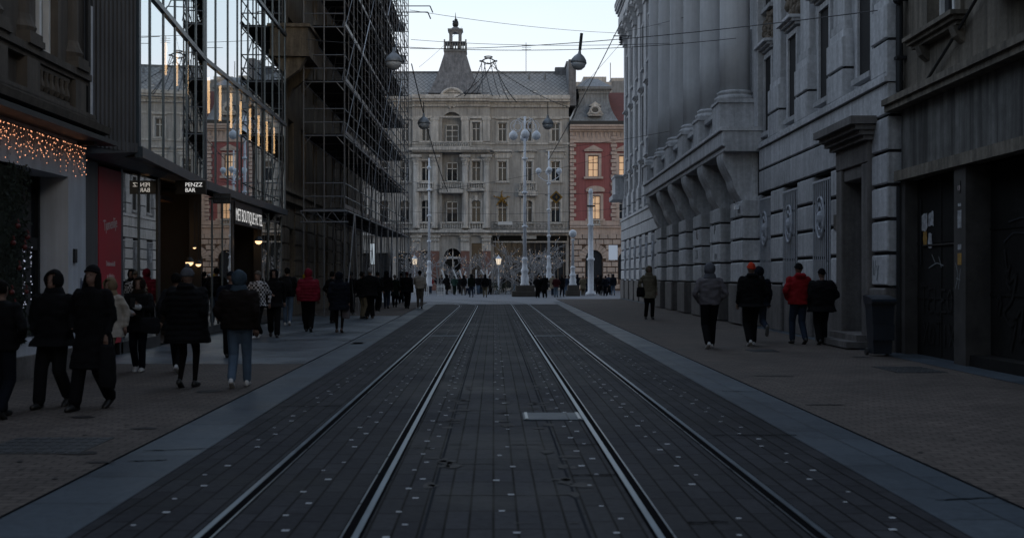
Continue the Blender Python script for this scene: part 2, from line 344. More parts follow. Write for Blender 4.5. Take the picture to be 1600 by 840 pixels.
# rails: steel head outside, groove, thin lip inside
def rail_path(x, y_end, R0, Y0, left=True):
    pts = [(x, -12 + 4*i) for i in range(int((Y0+12)/4)+1)]; pts = [p for p in pts if p[1] < Y0-1] + [(x, Y0)]
    for i in range(1, 22):
        a = math.radians(4*i); pts.append((x - R0(x)*(1-math.cos(a)), Y0 + R0(x)*math.sin(a)))
    px, py = pts[-1]; pts.append((px-35, py+1.5))
    return pts
def offset_strip(mb, pts, o0, o1, z):
    nr = []
    for i, p in enumerate(pts):
        a = Vector(pts[max(0,i-1)]); b = Vector(pts[min(len(pts)-1,i+1)]); d = (b-a).normalized(); nr.append(Vector((d.y,-d.x)))
    for i in range(len(pts)-1):
        p, q = Vector(pts[i]), Vector(pts[i+1])
        A=p+nr[i]*o0; B=p+nr[i]*o1; C=q+nr[i+1]*o1; D=q+nr[i+1]*o0
        mb.quad((A.x,A.y,z),(B.x,B.y,z),(C.x,C.y,z),(D.x,D.y,z))
for (x, Y0, sg) in ((-1.675,57,-1),(-.845,57,1),(1.015,60,-1),(1.905,60,1)):
    R0 = (lambda x: 22+(x+1.8)) if x < 0 else (lambda x: 26+(x-1))
    P = rail_path(x, 90, R0, Y0); r = MB()
    # sg: side where the running head lies (outside of the track)
    a, b = (.022, .062) if sg>0 else (-.062,-.022)
    offset_strip(r, P, a, b, .014)
    ro = tag(r.build('tram_rail', M['steel']), kind='structure')
    s_ = MB(); offset_strip(s_, P, -.034 if sg>0 else -.022, .022 if sg>0 else .034, .007); offset_strip(s_, P, b if sg>0 else a-.016, b+.016 if sg>0 else a, .0075); q=s_.build('rail_groove', M['groove'], ro)
    s_ = MB(); lo, hi = (-.046,-.034) if sg>0 else (.034,.046); offset_strip(s_, P, lo, hi, .012); s_.build('rail_lip', M['steel_edge'], ro)
# pale cement seams across the centre slabs, each broken into uneven pieces
M['seam'] = mat('pale_cement_seam', (.085,.083,.08), .9, var=.5, scale=5, bump=0, spec=.1)
sm = MB(); rs = random.Random(21); y = 4.2
while y < 46:
    x = -.39
    while x < .53:
        L_ = rs.uniform(.08,.3); w_ = rs.uniform(.005,.017)
        if rs.random() < .7:
            x2=min(x+L_,.53); sm.add([(x,y-w_,.002),(x2,y-w_*rs.uniform(.4,1),.002),(x2,y+w_*rs.uniform(.4,1),.002),(x,y+w_,.002)],[(0,1,2,3)])
        x += L_
    y += rs.choice((.78,.9,1.04,1.3))
for k in range(60):          # worn pale smears beside the joints
    cx=rs.choice((-.45,-.36,.5,.6,0.1))+rs.uniform(-.06,.06); cy=rs.choice((11.6,13.6,9.4,8.3,15.5,12.4))+rs.uniform(-.5,.5); n=9; a=rs.uniform(.03,.10); b=rs.uniform(.015,.05)
    sm.add([(cx+a*math.cos(2*math.pi*i/n)*rs.uniform(.5,1.2),cy+b*math.sin(2*math.pi*i/n)*rs.uniform(.5,1.2)*3,.0035) for i in range(n)],[tuple(range(n))])
tag(sm.build('cement_seam', M['seam']), kind='structure')
# pale studs let into the slabs
st = MB(); rs = random.Random(3)
for cols, y0, step in (((.04,.14),5,.56),((-.62,-.53),5,.38),((.72,.81),5,.40),((1.46,1.56),5,.40),((-1.24,-1.33),5,.42),((2.39,2.50),5,.42),((-2.2,-2.12),5,.45)):
    y = y0; k = 0
    while y < 40:
        if rs.random() < .96:
            x = cols[k%2] + rs.uniform(-.02,.02); h = rs.uniform(.014,.025)
            yy = y + rs.uniform(-.05,.05)
            st.add([(x-h,yy-h*.8,.004),(x+h,yy-h*.8,.004),(x+h,yy+h,.004),(x-h,yy+h,.004)],[(0,1,2,3)])
        y += step; k += 1
tag(st.build('paving_stud', M['stud']), kind='structure')
# covers
def cover(x0,x1,y0,y1,z,label,m=M['cover'],name='access_cover',cat='manhole cover'):
    c = MB(); c.cbox; c.box(x0,x1,y0,y1,z,z+.006)
    nx = 8
    for i in range(nx):
        for j in range(5):
            cx = x0+(x1-x0)*(i+.5)/nx; cy = y0+(y1-y0)*(j+.5)/5; c.box(cx-.035,cx+.035,cy-.05,cy+.05,z+.006,z+.010)
    return tag(c.build(name, m), label, cat)
cover(-4.45,-3.55,9.55,10.5,.010,'large dark rectangular cover in the left brick pavement near the women in black')
cover(6.35,7.15,17.6,18.8,.010,'dark rectangular cover in the right brick pavement near the litter bin')
cover(5.2,5.75,22.5,23.2,.010,'small dark cover in the right pavement near the walking men')
cover(-3.2,-2.95,25.2,25.7,.006,'small dark cover on the left stone band',name='drain_cover')
pl = MB(); pl.box(.32,.95,11.85,12.45,.0,.012)
plo = tag(pl.build('steel_plate', M['strip']), 'pale blue-grey rectangular steel plate between the two inner rails', 'access cover')
e = MB()
for x in (.34,.90): e.box(x,x+.03,11.87,12.43,.012,.02)
e.build('plate_edge', M['steel_edge'], plo)
for (x0,x1,y,lab) in ((-1.72,-.86,28.5,'pale cross bar between the left pair of rails'),(1.04,1.92,28.5,'pale cross bar between the right pair of rails')):
    b_=MB(); b_.box(x0,x1,y,y+.5,0,.006); b_.box(x0+.05,x1-.05,y+.2,y+.3,.006,.012); tag(b_.build('rail_drain', M['strip']), lab, 'rail drain')

M['stain'] = mat('dark_pavement_stain', (.022,.020,.020), .7, var=.5, scale=4, bump=0, spec=.2)
stn = MB(); rs = random.Random(77)
def blob(mb, cx, cy, a, b, z, rs, n=13):
    ph = rs.uniform(0,6.28); mb.add([(cx+a*math.cos(2*math.pi*i/n)*rs.uniform(.6,1.15), cy+b*math.sin(2*math.pi*i/n)*rs.uniform(.6,1.15), z) for i in range(n)],[tuple(range(n))])
for k in range(260):
    y = 6+rs.random()**1.6*40
    x = rs.uniform(XRk(y)+.15, 7.2) if rs.random()<.5 else -rs.uniform(-XLk(y)+.15, 6.6)
    r_ = rs.uniform(.012,.035) if k>14 else rs.uniform(.06,.2)
    blob(stn, x, y, r_, r_*rs.uniform(.6,1.2), .0155, rs)
for (x,y,w_,h_) in ((-3.55,9.6,.22,.1),(-3.2,9.1,.12,.05),(3.9,13.2,.3,.06),(4.3,17,.4,.07)):
    blob(stn, x, y, w_, h_, .0155, rs)
tag(stn.build('pavement_stain', M['stain']), kind='structure')
cr = MB()
for (x0,y0,x1,y1) in ((-3.05,9.75,-2.45,9.9),(-3.0,9.2,-2.7,9.25),(3.0,7.6,3.45,7.7),(3.02,14.8,3.5,14.75),(1.2,6.9,1.45,6.93),(2.1,10.7,2.9,10.72),(1.95,16.5,2.95,16.55),(-2.5,13.1,-1.8,13.15),(.6,8.55,.97,8.56),(.6,10.1,.97,10.12),(-.8,9.9,-.45,9.91),(-.8,11.7,-.45,11.72)):
    n=7; pts=[(x0+(x1-x0)*i/n, y0+(y1-y0)*i/n+rs.uniform(-.02,.02)) for i in range(n+1)]
    for a,b in zip(pts,pts[1:]): w_=rs.uniform(.006,.018); cr.add([(a[0],a[1]-w_,.0085),(b[0],b[1]-w_,.0085),(b[0],b[1]+w_,.0085),(a[0],a[1]+w_,.0085)],[(0,1,2,3)])
tag(cr.build('pavement_crack', M['groove']), kind='structure')
# ================================================================ RIGHT: rusticated stone bank palace
PA = thing('stone_palace', 'long grey rusticated stone palace with giant columns on the right of the street', 'building', (7.35,0,0), R(-90)-math.atan(.022))
def bv(mb, v0, v1, u0, u1, z0, z1, c=0, mi=0):
    if c: mb.cbox(-v1,-v0,u0,u1,z0,z1,c,mi)
    else: mb.box(-v1,-v0,u0,u1,z0,z1,mi)
PZ = [1.31,1.99,2.67,3.35,4.03]
wall = MB(); plinth = MB(); course = MB(); joint = MB()
# --- plan of ground-floor openings (v0, v1)
near_win = [(26.35,27.95),(29.5,31.1),(32.6,34.05)]
door = (23.55,25.3)
far_win = [(57.2+3.15*k, 58.7+3.15*k) for k in range(7)]
pav_open = [(36.35+3.9*k, 38.3+3.9*k) for k in range(5)]
V0, V1 = 22.3, 80.0
ops = sorted(near_win + far_win + pav_open + [door])
solid = []; cur = V0
for a, b in ops:
    solid.append((cur, a)); cur = b
solid.append((cur, V1))
for a, b in solid:
    z = PZ[0]
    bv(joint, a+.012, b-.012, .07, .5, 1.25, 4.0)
    for k in range(4): bv(wall, a, b, 0, .45, PZ[k]+.037, PZ[k+1]-.037, .025)
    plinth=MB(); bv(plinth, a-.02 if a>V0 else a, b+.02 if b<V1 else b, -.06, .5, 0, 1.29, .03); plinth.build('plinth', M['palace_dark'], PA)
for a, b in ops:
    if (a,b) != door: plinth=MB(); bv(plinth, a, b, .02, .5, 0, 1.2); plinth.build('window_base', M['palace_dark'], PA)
bv(wall, V0, V1, .36, 18, 0, 5.4)                                       # body behind
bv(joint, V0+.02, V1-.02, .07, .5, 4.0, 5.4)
v = V0
for k,(z0,z1) in enumerate(((4.06,4.71),(4.77,5.38))):
    for a,b in ((V0,34.2),(55.5,V1)): bv(wall, a, b, 0, .45, z0, z1, .02)
bv(wall, V0, V1, .25, 18, 5.4, 20.6)
# near side return already given by the body box
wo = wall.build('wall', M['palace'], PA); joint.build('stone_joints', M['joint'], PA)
# small vents in the plinth
for v in (36.9,40.7,44.8):
    q=MB(); bv(q, v, v+.9, -.075, 0, .25, .95); q.build('cellar_vent', M['dark'], PA)
# windows with grilles
def grille_window(a, b):
    w = MB(); bv(w, a, b, .33, .35, 1.2, 4.0); wi = w.build('window', M['dark'], PA)
    gr = MB(); n = 9
    for i in range(n):
        v = a+.06+(b-a-.12)*i/(n-1); bv(gr, v-.022, v+.022, -.005, .008, 1.25, 3.86)
    for z in (1.27,3.82): bv(gr, a, b, -.01, .04, z, z+.05)
    cv = (a+b)/2
    for k in range(14):                                              # scrolled cartouche
        t0=2*math.pi*k/14; t1=2*math.pi*(k+1)/14
        for rr,w_ in ((.40,.03),(.24,.025)):
            gr.tube([(-cv+rr*math.cos(t0)*.85, -.03, 2.95+rr*1.25*math.sin(t0)),(-cv+rr*math.cos(t1)*.85,-.03,2.95+rr*1.25*math.sin(t1))], w_, 5)
    for k in range(6):
        t=2*math.pi*k/6+.3; gr.tube([(-cv+.12*math.cos(t+u)*.6+.3*math.cos(t)*.85,-.03,2.95+.38*math.sin(t)+.12*math.sin(t+u)) for u in (0,1,2,3,4,5)],.02,5)
    gr.sphere((-cv,-.03,2.95), .09, 8, 5, sz=1.8)
    gr.build('grille', M['grille'], wi)
for a,b in near_win+far_win: grille_window(a,b)
for a,b in pav_open:
    w = MB(); bv(w, a, b, .3, .34, 0.6, 4.0); wi = w.build('window', M['dark'], PA)
    f = MB(); bv(f,(a+b)/2-.04,(a+b)/2+.04,.22,.3,1.2,4.6); bv(f,a,b,.22,.3,3.2,3.28); f.build('window_frame', M['iron'], wi)
# door
d = MB(); bv(d, door[0]+.15, door[1]-.15, .40, .44, 0, 3.9); do = d.build('door', M['portal'], PA)
q = MB()
for k in range(2):
    for z0,z1 in ((.3,1.4),(1.6,2.9)):
        v0 = door[0]+.3+.62*k; bv(q, v0, v0+.5, .375, .41, z0, z1, .02)
q.build('door_panel', M['portal_post'], do); q=MB(); bv(q, 24.35,24.5,.33,.37,1.28,1.42); q.build('door_plate', M['iron'], do)
q = MB(); bv(q, door[0]-.28, door[0]+.15, -.09, .4, 0, 3.9, .02); bv(q, door[1]-.15, door[1]+.28, -.09, .4, 0, 3.9, .02); bv(q, door[0]+.15, door[1]-.15, -.04,.4,3.62,3.9,.02)
bv(q, door[0]-.28, door[1]+.28, -.1,.4,3.9,4.35,.02)
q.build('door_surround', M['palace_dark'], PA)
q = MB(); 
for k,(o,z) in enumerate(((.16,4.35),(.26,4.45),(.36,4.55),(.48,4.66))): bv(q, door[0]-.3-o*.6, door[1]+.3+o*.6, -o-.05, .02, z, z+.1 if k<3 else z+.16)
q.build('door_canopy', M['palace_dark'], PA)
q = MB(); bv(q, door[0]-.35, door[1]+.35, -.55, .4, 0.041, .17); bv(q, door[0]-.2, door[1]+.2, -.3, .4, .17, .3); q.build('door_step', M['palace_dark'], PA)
q = MB(); bv(q, 25.75,26.0,-.03,.02,2.6,2.95); q.build('wall_plaque', M['iron'], PA)
# ledge over the ground floor
for a,b in ((V0-.05,34.2),(55.5,V1)):
    q = MB(); bv(q, a, b, -.07, .3, 5.40, 5.50); bv(q,a,b,-.03,.3,5.5,5.58); q.build('ledge', M['palace'], PA)
# --- upper wings: pedestals, pilasters, windows, relief
def pilaster(v0, v1):
    joint2 = MB(); p = MB(); bv(p, v0, v1, -.02, .3, 5.58, 6.22, .02); bv(p, v0, v1, -.02, .3, 6.28, 6.95, .02); bv(joint2,v0+.01,v1-.01,.05,.3,6.2,6.3)
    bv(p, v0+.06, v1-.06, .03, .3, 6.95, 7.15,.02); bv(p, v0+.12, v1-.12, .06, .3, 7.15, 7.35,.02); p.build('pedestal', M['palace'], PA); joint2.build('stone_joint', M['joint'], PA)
    p = MB(); bv(p, v0+.2, v1-.2, .09, .3, 7.35, 17.6, .02); po = p.build('pilaster', M['palace'], PA)
    p = MB(); bv(p, v0+.1,v1-.1,0,.3,17.6,17.75)
    for k in range(3):
        z=17.75+.33*k; p.prism([(.0-.1*k,z),( .3,z),(.3,z+.36),(-.08-.1*k,z+.36)], -v1+.12-.03*k, -v0-.12+.03*k, 'x')
        for j in range(5):
            vv = v0+.15+(v1-v0-.3)*j/4; p.sphere((-vv,-.06-.1*k,z+.24),.11,6,4)
    bv(p, v0,v1,-.35,.3,18.74,18.9); p.build('capital', M['palace'], po)
def upper_window(v0, v1, ruin=True):
    zs = ((5.95,8.1),(9.7,12.4),(14.1,16.6))
    for k,(z0,z1) in enumerate(zs):
        w = MB(); bv(w, v0, v1, .20, .245, z0, z1); wi = w.build('window', M['dark'], PA)
        f = MB(); bv(f,v0-.14,v0,.14,.25,z0-.1,z1+.14,.01); bv(f,v1,v1+.14,.14,.25,z0-.1,z1+.14,.01); bv(f,v0,v1,.14,.25,z1,z1+.14); bv(f,v0-.2,v1+.2,.06,.25,z0-.2,z0-.08)
        c=(v0+v1)/2
        f.build('window_frame', M['palace'], wi)
        if k < 2:
            h = MB()
            for j in range(3): bv(h, v0-.2-.05*j, v1+.2+.05*j, .08-.1*j, .25, z1+.2+.08*j, z1+.28+.08*j)
            h.build('window_hood', M['palace'], PA)
    if ruin:
        rm = MB(); rr = random.Random(int(v0*10))
        for i in range(110):
            vv = rr.uniform(v0-.25,v1+.25); zz = rr.uniform(8.5,9.4) if rr.random()<.5 else rr.uniform(12.8,13.8)
            rm.sphere((-vv, .2, zz), rr.uniform(.06,.17), 7, 5, sy=.8)
        rm.build('stone_relief', M['rubble'], PA)
for v0 in (22.3,25.35,28.45,31.6): pilaster(v0, v0+(1.0 if v0==22.3 else 1.3))
for c in (24.3,27.5,30.7,33.7): upper_window(c-.45, c+.45)
for k in range(8): pilaster(55.7+3.15*k, 56.95+3.15*k)
for k in range(7): upper_window(57.6+3.15*k, 58.5+3.15*k, False)
# --- central pavilion: piers, consoles, balcony, giant columns
bal = MB(); bv(bal, 34.25, 55.5, -1.02, .25, 5.36, 5.52,.02); bv(bal, 34.25,55.5,-1.1,.25,5.52,5.98,.03); bv(bal,34.2,55.55,-1.17,.25,5.98,6.1,.02)
bal.build('balcony_slab', M['palace'], PA)
for k in range(6):
    v0 = 34.35+3.9*k; v1 = v0+1.95
    p = MB()
    for j in range(4): bv(p, v0, v1, -.47, .1, PZ[j]+.035, PZ[j+1]-.035 if j<3 else 3.86, .03)
    bv(p,v0+.3,v1-.3,-.1,.25,3.86,5.36)
    p.build('pier', M['palace'], PA)
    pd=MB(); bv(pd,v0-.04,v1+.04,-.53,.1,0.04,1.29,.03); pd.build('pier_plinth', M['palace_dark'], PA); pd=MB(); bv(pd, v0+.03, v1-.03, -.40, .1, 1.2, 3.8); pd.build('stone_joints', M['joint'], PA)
    # S-shaped console
    cs = MB(); prof = []
    for i in range(15):
        t = i/14; z = 3.86 + 1.5*t; u = -.40 - .60*(3*t*t-2*t*t*t) - .10*math.sin(math.pi*min(1,t*2.2))*(t<.46) - .05*math.sin(math.pi*t)
        prof.append((u, z))
    prof = [(.2,3.86)] + prof + [(.2,5.36)]
    cs.prism([(y,z) for y,z in prof][::-1], -v0-1.45, -v0-.35, 'x'); cs.build('console', M['palace'], PA)
    # pedestal and column
    c = v0+.95
    q = MB(); bv(q, c-.62, c+.62, -1.12, -.02, 6.1, 7.0, .03); bv(q, c-.68,c+.68,-1.16,.02,6.9,7.02,.02); q.build('pedestal', M['palace'], PA)
    q = MB(); rr = .47
    prof = [(rr*1.0,7.34),(rr*.995,9),(rr*.97,12),(rr*.9,16.5),(rr*.86,17.6)]
    q.lathe(prof, (-c,-.52,0), 32); q.lathe([(rr*.86,17.6),(rr*.98,17.68),(rr*.98,17.76),(rr*.88,17.85),(rr*.95,18.2),(rr*1.25,18.6),(rr*1.3,18.75)], (-c,-.52,0), 24)
    co = q.build('column', M['column'], PA, smooth=True)
    q = MB(); q.lathe([(rr*1.28,7.02),(rr*1.34,7.07),(rr*1.34,7.13),(rr*1.2,7.17),(rr*1.12,7.2),(rr*1.2,7.24),(rr*1.2,7.29),(rr*1.02,7.34)], (-c,-.52,0), 32); q.build('column_base', M['palace'], co, smooth=True)
    # balustrade between pedestals
    if k < 5:
        q = MB(); a = c+.62; b = c+3.9-.62
        bv(q, a, b, -.95, -.55, 6.72, 6.86); bv(q, a, b, -.92,-.58, 6.1, 6.2)
        for j in range(7):
            q.lathe([(.06,6.2),(.11,6.35),(.06,6.55),(.08,6.72)], (-(a+.2+(b-a-.4)*j/6),-.75,0), 8)
        q.build('balustrade', M['palace'], PA)
        w = MB(); m_=(a+b)/2
        for z0,z1 in ((6.3,9.4),(10.8,13.4),(14.8,17)):
            w = MB(); bv(w, m_-.65,m_+.65,.2,.246,z0,z1); wi=w.build('window', M['glass'], PA)
            f = MB(); bv(f,m_-.82,m_-.65,.1,.25,z0,z1+.15); bv(f,m_+.65,m_+.82,.1,.25,z0,z1+.15); bv(f,m_-.65,m_+.65,.1,.25,z1,z1+.15); bv(f,m_-.04,m_+.04,.16,.2,z0,z1); f.build('window_frame', M['palace'], wi)
for v in (34.3,55.0):
    q = MB(); bv(q, v-.1, v+.55, -.05, .3, 6.1, 18.75, .02); q.build('pilaster', M['palace'], PA)
# entablature and cornice
q = MB(); bv(q,V0,V1,-.12,.3,18.9,19.3,.02); bv(q,V0,V1,-.2,.3,19.3,19.9,.02); bv(q,34.2,55.6,-1.0,.3,18.75,19.9,.02)
q.build('entablature', M['palace'], PA)
for a,b,o in ((V0,34.15,0),(34.2,55.6,-.85),(55.65,V1+.1,0)):
    q = MB()
    for j,(d_,z) in enumerate(((.35,19.9),(.55,20.05),(.85,20.25),(1.0,20.45),(1.05,20.7))): bv(q, a, b, o-d_*(1 if a<55.6 else .45), 18, z, z+(.2 if j>1 else .15)-.001)
    q.build('cornice', M['palace'], PA)
for i in range(40):
    pass
# corner balcony at the square
q = MB(); bv(q, 78.2, 81.2, -.75, 1.5, 6.9, 7.25, .03); bv(q,78.5,80.9,-.55,1.5,7.25,8.5,.02); bv(q,78.4,81.0,-.62,1.5,8.5,8.65,.02)
q.build('corner_balcony', M['palace'], PA)
# stone joints of the end pier
# graffiti on piers
for (v,z,s,mk,ang) in ((43.0,2.95,'Ks',  'graf_red',.1),(39.2,3.0,'lP','graf_pale',.2),(43.1,2.2,'Z8','graf_pale',0),(39.0,2.1,'ov','graf_pale',.1)):
    text(s, 'graffiti', M[mk], PA, (-v, -.476, z), .5, rot=(R(90),ang,0), ext=.002)
for (v,z,s) in ((23.0,1.55,'l/y'),(26.6,1.6,'fi')):
    text(s, 'graffiti', M['graf_pale'], PA, (-v, -.004, z), .45, ext=.002)
# camera box on the first pier
cam_ = MB(); cam_.box(-35.0,-34.7,-.62,-.5,3.6,3.75); cam_.tube([(-34.85,-.5,3.7),(-34.85,-.3,3.85)],.025); cam_.build('wall_camera', M['opal'], PA)

# ================================================================ RIGHT FOREGROUND: dark shop building
SH = thing('shop_building', 'beige plaster building with stained dark shop fascia at the right edge', 'building', (7.65,0,0), R(-90)-math.atan(.022))
q = MB(); q.wall(-22.28, 30, 4.85, 10.5, [(-20.75,-19.45,6.15,9.0),(-16.6,-15.3,6.9,9.4)], .25, 0); q.box(-22.28,30,.25,14,3.6,10.5)
q.box(-22.28,30,1.6,14,0,3.6); q.box(-22.28,-21.9,.0,1.6,0,3.35); q.box(-14,30,0,1.6,0,3.35)
q.build('wall', M['beige'], SH)
for (x0,x1,z0,z1) in ((-20.75,-19.45,6.15,9.0),(-16.6,-15.3,6.9,9.4)):
    w=MB(); w.box(x0,x1,.22,.245,z0,z1); wi=w.build('window', M['glass'], SH)
    f=MB(); c=(x0+x1)/2
    for a in (x0+.0,x1-.07,c-.04): f.box(a,a+.08,.15,.22,z0,z1)
    f.box(x0,x1,.15,.22,z0,z0+.08); f.box(x0,x1,.15,.22,z0+1.9,z0+1.98); f.build('window_frame', M['winframe'], wi)
    q=MB(); q.box(x0-.25,x0-.02,-.07,.02,z0-.05,z1+.3); q.box(x1+.02,x1+.25,-.07,.02,z0-.05,z1+.3); q.build('window_surround', M['beige'], SH)
    q=MB()
    for j in range(3): q.box(x0-.6-.05*j,x1+.3+.05*j,-.16-.07*j,.05,z0-.32+.08*j,z0-.245+.08*j)
    for a in (x0-.3,x1+.05): q.prism([(0,z0-.33),(-.2,z0-.33),(-.14,z0-.5),(0,z0-.62)],a,a+.22,'x')
    q.build('window_sill', M['beige'], SH)
q=MB(); q.box(-22.3,30,-.42,.1,4.9,5.02); q.box(-22.3,30,-.36,.1,4.78,4.9); q.prism([(.02,5.02),(-.42,5.02),(.02,5.16)],-22.3,30,'x'); q.build('ledge', M['beige'], SH)
q=MB(); q.box(-17.9,-8,-.85,.05,6.1,6.25); q.box(-17.8,-8,-.75,.05,5.98,6.1); q.box(-17.75,-8,-.68,.05,6.25,7.6); q.build('bay_window_base', M['beige'], SH)
q=MB(); q.box(-22.0,30,-.12,.05,3.6,4.77); fo=q.build('shop_fascia', M['fascia'], SH)
q=MB(); q.box(-22.2,30,-.2,.05,3.4,3.6); q.build('lintel_beam', M['beige'], SH)
q=MB(); q.box(-19.35,-18.85,-.12,.55,0,3.4); po=q.build('door_post', M['portal_post'], SH)
q=MB(); q.box(-22.1,-21.85,-.1,.5,0,3.4); q.build('door_post', M['portal_post'], SH)
q=MB(); q.box(-14.3,-13.9,-.1,.5,0,3.4); q.build('door_post', M['portal_post'], SH)
sh=MB(); sh.box(-21.85,-19.35,.14,.18,.0,3.4)
for z in (1.1,2.15): sh.box(-21.85,-19.35,.128,.14,z,z+.03)
sh.box(-20.62,-20.58,.126,.14,0,3.4)
s1=sh.build('shutter', M['portal'], SH)
sh=MB(); sh.box(-18.85,-14.3,.3,.34,.2,3.4); sh.box(-18.85,-14.3,-.05,.3,0,.2)
for z in (1.2,2.3): sh.box(-18.85,-14.3,.285,.3,z,z+.04)
s2=sh.build('shutter', M['portal'], SH)
q=MB(); q.box(-21.5,-19.5,.105,.128,2.1,2.13); q.box(-21.62,-21.58,.105,.128,1.75,3.0); q.build('poster_frame', M['iron'], s1)
rr=random.Random(5)
for (x,z,w,h,mk) in ((-21.45,2.55,.32,.38,'poster'),(-21.1,2.6,.3,.3,'poster'),(-21.4,2.25,.22,.28,'poster_y'),(-21.15,2.2,.2,.3,'poster')):
    q=MB(); pts=[]
    for i in range(16):
        t=2*math.pi*i/16; sx=max(-1,min(1,1.3*math.cos(t)))*w/2*rr.uniform(.75,1.05); sz=max(-1,min(1,1.3*math.sin(t)))*h/2*rr.uniform(.75,1.05); pts.append((x+sx,z+sz))
    q.prism(pts[::-1],.122,.1285,'y'); q.build('poster', M[mk], s1)
def scrawl(parent, strokes, x0, z0, sx, sz, y, r, m, seed=0):
    rr_=random.Random(seed); q=MB()
    for st_ in strokes:
        pts=[]
        for (px_,pz_) in st_: pts.append((x0+px_*sx+rr_.uniform(-.02,.02), y, z0+pz_*sz+rr_.uniform(-.02,.02)))
        fine=[]
        for i in range(len(pts)-1):
            for k in range(4):
                t=k/4; fine.append(tuple(pts[i][j]*(1-t)+pts[i+1][j]*t for j in range(3)))
        fine.append(pts[-1])
        for i in range(1,len(fine)-1): fine[i]=tuple((fine[i-1][j]+2*fine[i][j]+fine[i+1][j])/4 for j in range(3))
        for p,n_ in zip(fine,fine[1:]):
            d=Vector((n_[0]-p[0],0,n_[2]-p[2])); 
            if d.length<1e-5: continue
            d.normalize(); w_=Vector((-d.z,0,d.x))*r*rr_.uniform(.7,1.1); P_=Vector(p); N_=Vector(n_); q.add([P_-w_,P_+w_,N_+w_,N_-w_],[(0,1,2,3)])
    return q.build('graffiti', m, parent)
T_=[[(0,1),(.5,1.05)],[(.25,1.1),(.22,0)]]; E_=[[(.45,.9),(.1,.95),(.08,.5),(.35,.5),(.08,.48),(.1,0),(.5,.05)]]; L_=[[(.1,1),(.08,.05),(.45,0)]]; O_=[[(.25,.9),(.02,.6),(.1,.1),(.4,.1),(.48,.6),(.25,.9)]]; X_=[[(0,1),(.45,0)],[(.45,1),(0,0)]]; I_=[[(.2,1),(.2,0)]]
def word(ls): 
    o=[]; 
    for i,l in enumerate(ls): o += [[(x+.58*i,z) for x,z in st_] for st_ in l]
    return o
scrawl(s1, word([T_,E_,L_,E_,O_,X_]), -21.6,.85,.55,.48,.124,.022,M['graffiti'],1)
scrawl(s1, word([X_,O_,T_,I_,X_,L_]), -21.5,.25,.55,.42,.124,.022,M['graffiti'],2)
rr2=random.Random(31)
scrawl(po, [[(0,0),(.3,.5),(.1,.9)],[(.3,0),(.5,.7)],[(.1,.4),(.5,.3)]], -19.3,1.3,.5,.5,-.1235,.012,M['graf_pale'],6)
scrawl(s1, [[(0,0),(.5,.2),(.9,.05)],[(.2,.5),(.4,.1)],[(.6,.4),(.8,.0)]], -21.2,1.7,.8,.5,.124,.012,M['graf_pale'],7)
scrawl(s2, [[(.3,1.9),(.5,1.2),(.9,1.5),(.7,.9),(.2,.7),(.6,.4),(1.2,.9),(1.0,.1),(1.5,.6),(1.3,1.2)],[(0,.6),(.1,.9),(0,1.1),(-.1,.8)],[(.6,0),(.9,.6),(.5,.5)],[(1.6,.1),(1.3,.8),(1.9,.9),(2.0,.5)],[(.55,1.6),(.35,1.3),(.6,1.1)]], -18.5,.35,.75,.85,.282,.035,M['graffiti'],3)
scrawl(s2, [[(0,0),(.4,.3),(.9,.2),(1.3,.5)],[(.2,.6),(.8,.7),(1.4,.4)]], -18.3,2.1,.9,.5,.282,.012,M['graf_faint'],4)
for (z,h,w,mk) in ((2.35,.3,.16,'poster'),(1.98,.09,.14,'poster'),(1.72,.2,.16,'poster_y'),(2.72,.05,.12,'poster')):
    q=MB(); q.box(-19.1-w/2,-19.1+w/2,-.126,-.119,z,z+h); q.build('poster', M[mk], po)
q=MB(); q.box(-19.17,-19.05,-.13,-.119,2.95,3.15); q.build('number_plate', M['iron'], po)
text('13','house_number',M['banner_txt'],po,(-19.11,-.131,2.99),.12)
q=MB(); q.tube([(-22.12,-.12,0),(-22.12,-.12,3.3)],.06,10); q.tube([(-22.12,-.12,5.16),(-22.12,-.12,10.5)],.07,10)
for z in (5.8,7.4): q.box(-22.21,-22.03,-.2,0,z,z+.06)
q.build('drainpipe', M['iron'], SH)
q=MB(); q.tube([(-20.8,-.1,5.1),(-19.2,-.1,5.75),(-18.0,-.1,6.3)],.03,6); q.build('cable', M['wire'], SH)
q=MB(); q.sphere((-22.0,-.2,6.95),.09,8,5); q.tube([(-22,-.2,6.95),(-22,.05,6.95)],.03); q.build('cable_anchor', M['iron'], SH)
# litter bin
BN = thing('litter_bin', 'dark blue plastic litter bin with hooded lid beside the palace corner pier', 'litter bin', (7.38,21.4,.016))
q=MB(); prof=[(-.24,-.2),(.24,-.2),(.24,.2),(-.24,.2)]
def taper(mb, w0,d0,z0,w1,d1,z1):
    mb.add([(-w0,-d0,z0),(w0,-d0,z0),(w0,d0,z0),(-w0,d0,z0),(-w1,-d1,z1),(w1,-d1,z1),(w1,d1,z1),(-w1,d1,z1)],[(0,3,2,1),(4,5,6,7),(0,1,5,4),(1,2,6,5),(2,3,7,6),(3,0,4,7)])
taper(q,.17,.16,.04,.215,.20,.98); q.box(-.2,.2,-.235,-.2,.3,.6); q.build('bin_body', M['bin'], BN)
q=MB(); q.box(-.235,.235,-.225,.225,.98,1.04); q.prism([(-.27,1.04),(.27,1.04),(.25,1.15),(-.05,1.12),(-.25,1.08)],-.235,.235,'x'); q.build('lid', M['bin'], BN)
q=MB(); q.box(-.24,.24,-.30,-.225,1.0,1.03); q.build('handle', M['iron'], BN)
for s_ in (-1,1):
    q=MB(); q.tube([(s_*.17,.16,.07),(s_*.22,.16,.07)],.07,12); q.build('wheel', M['wire'], BN)
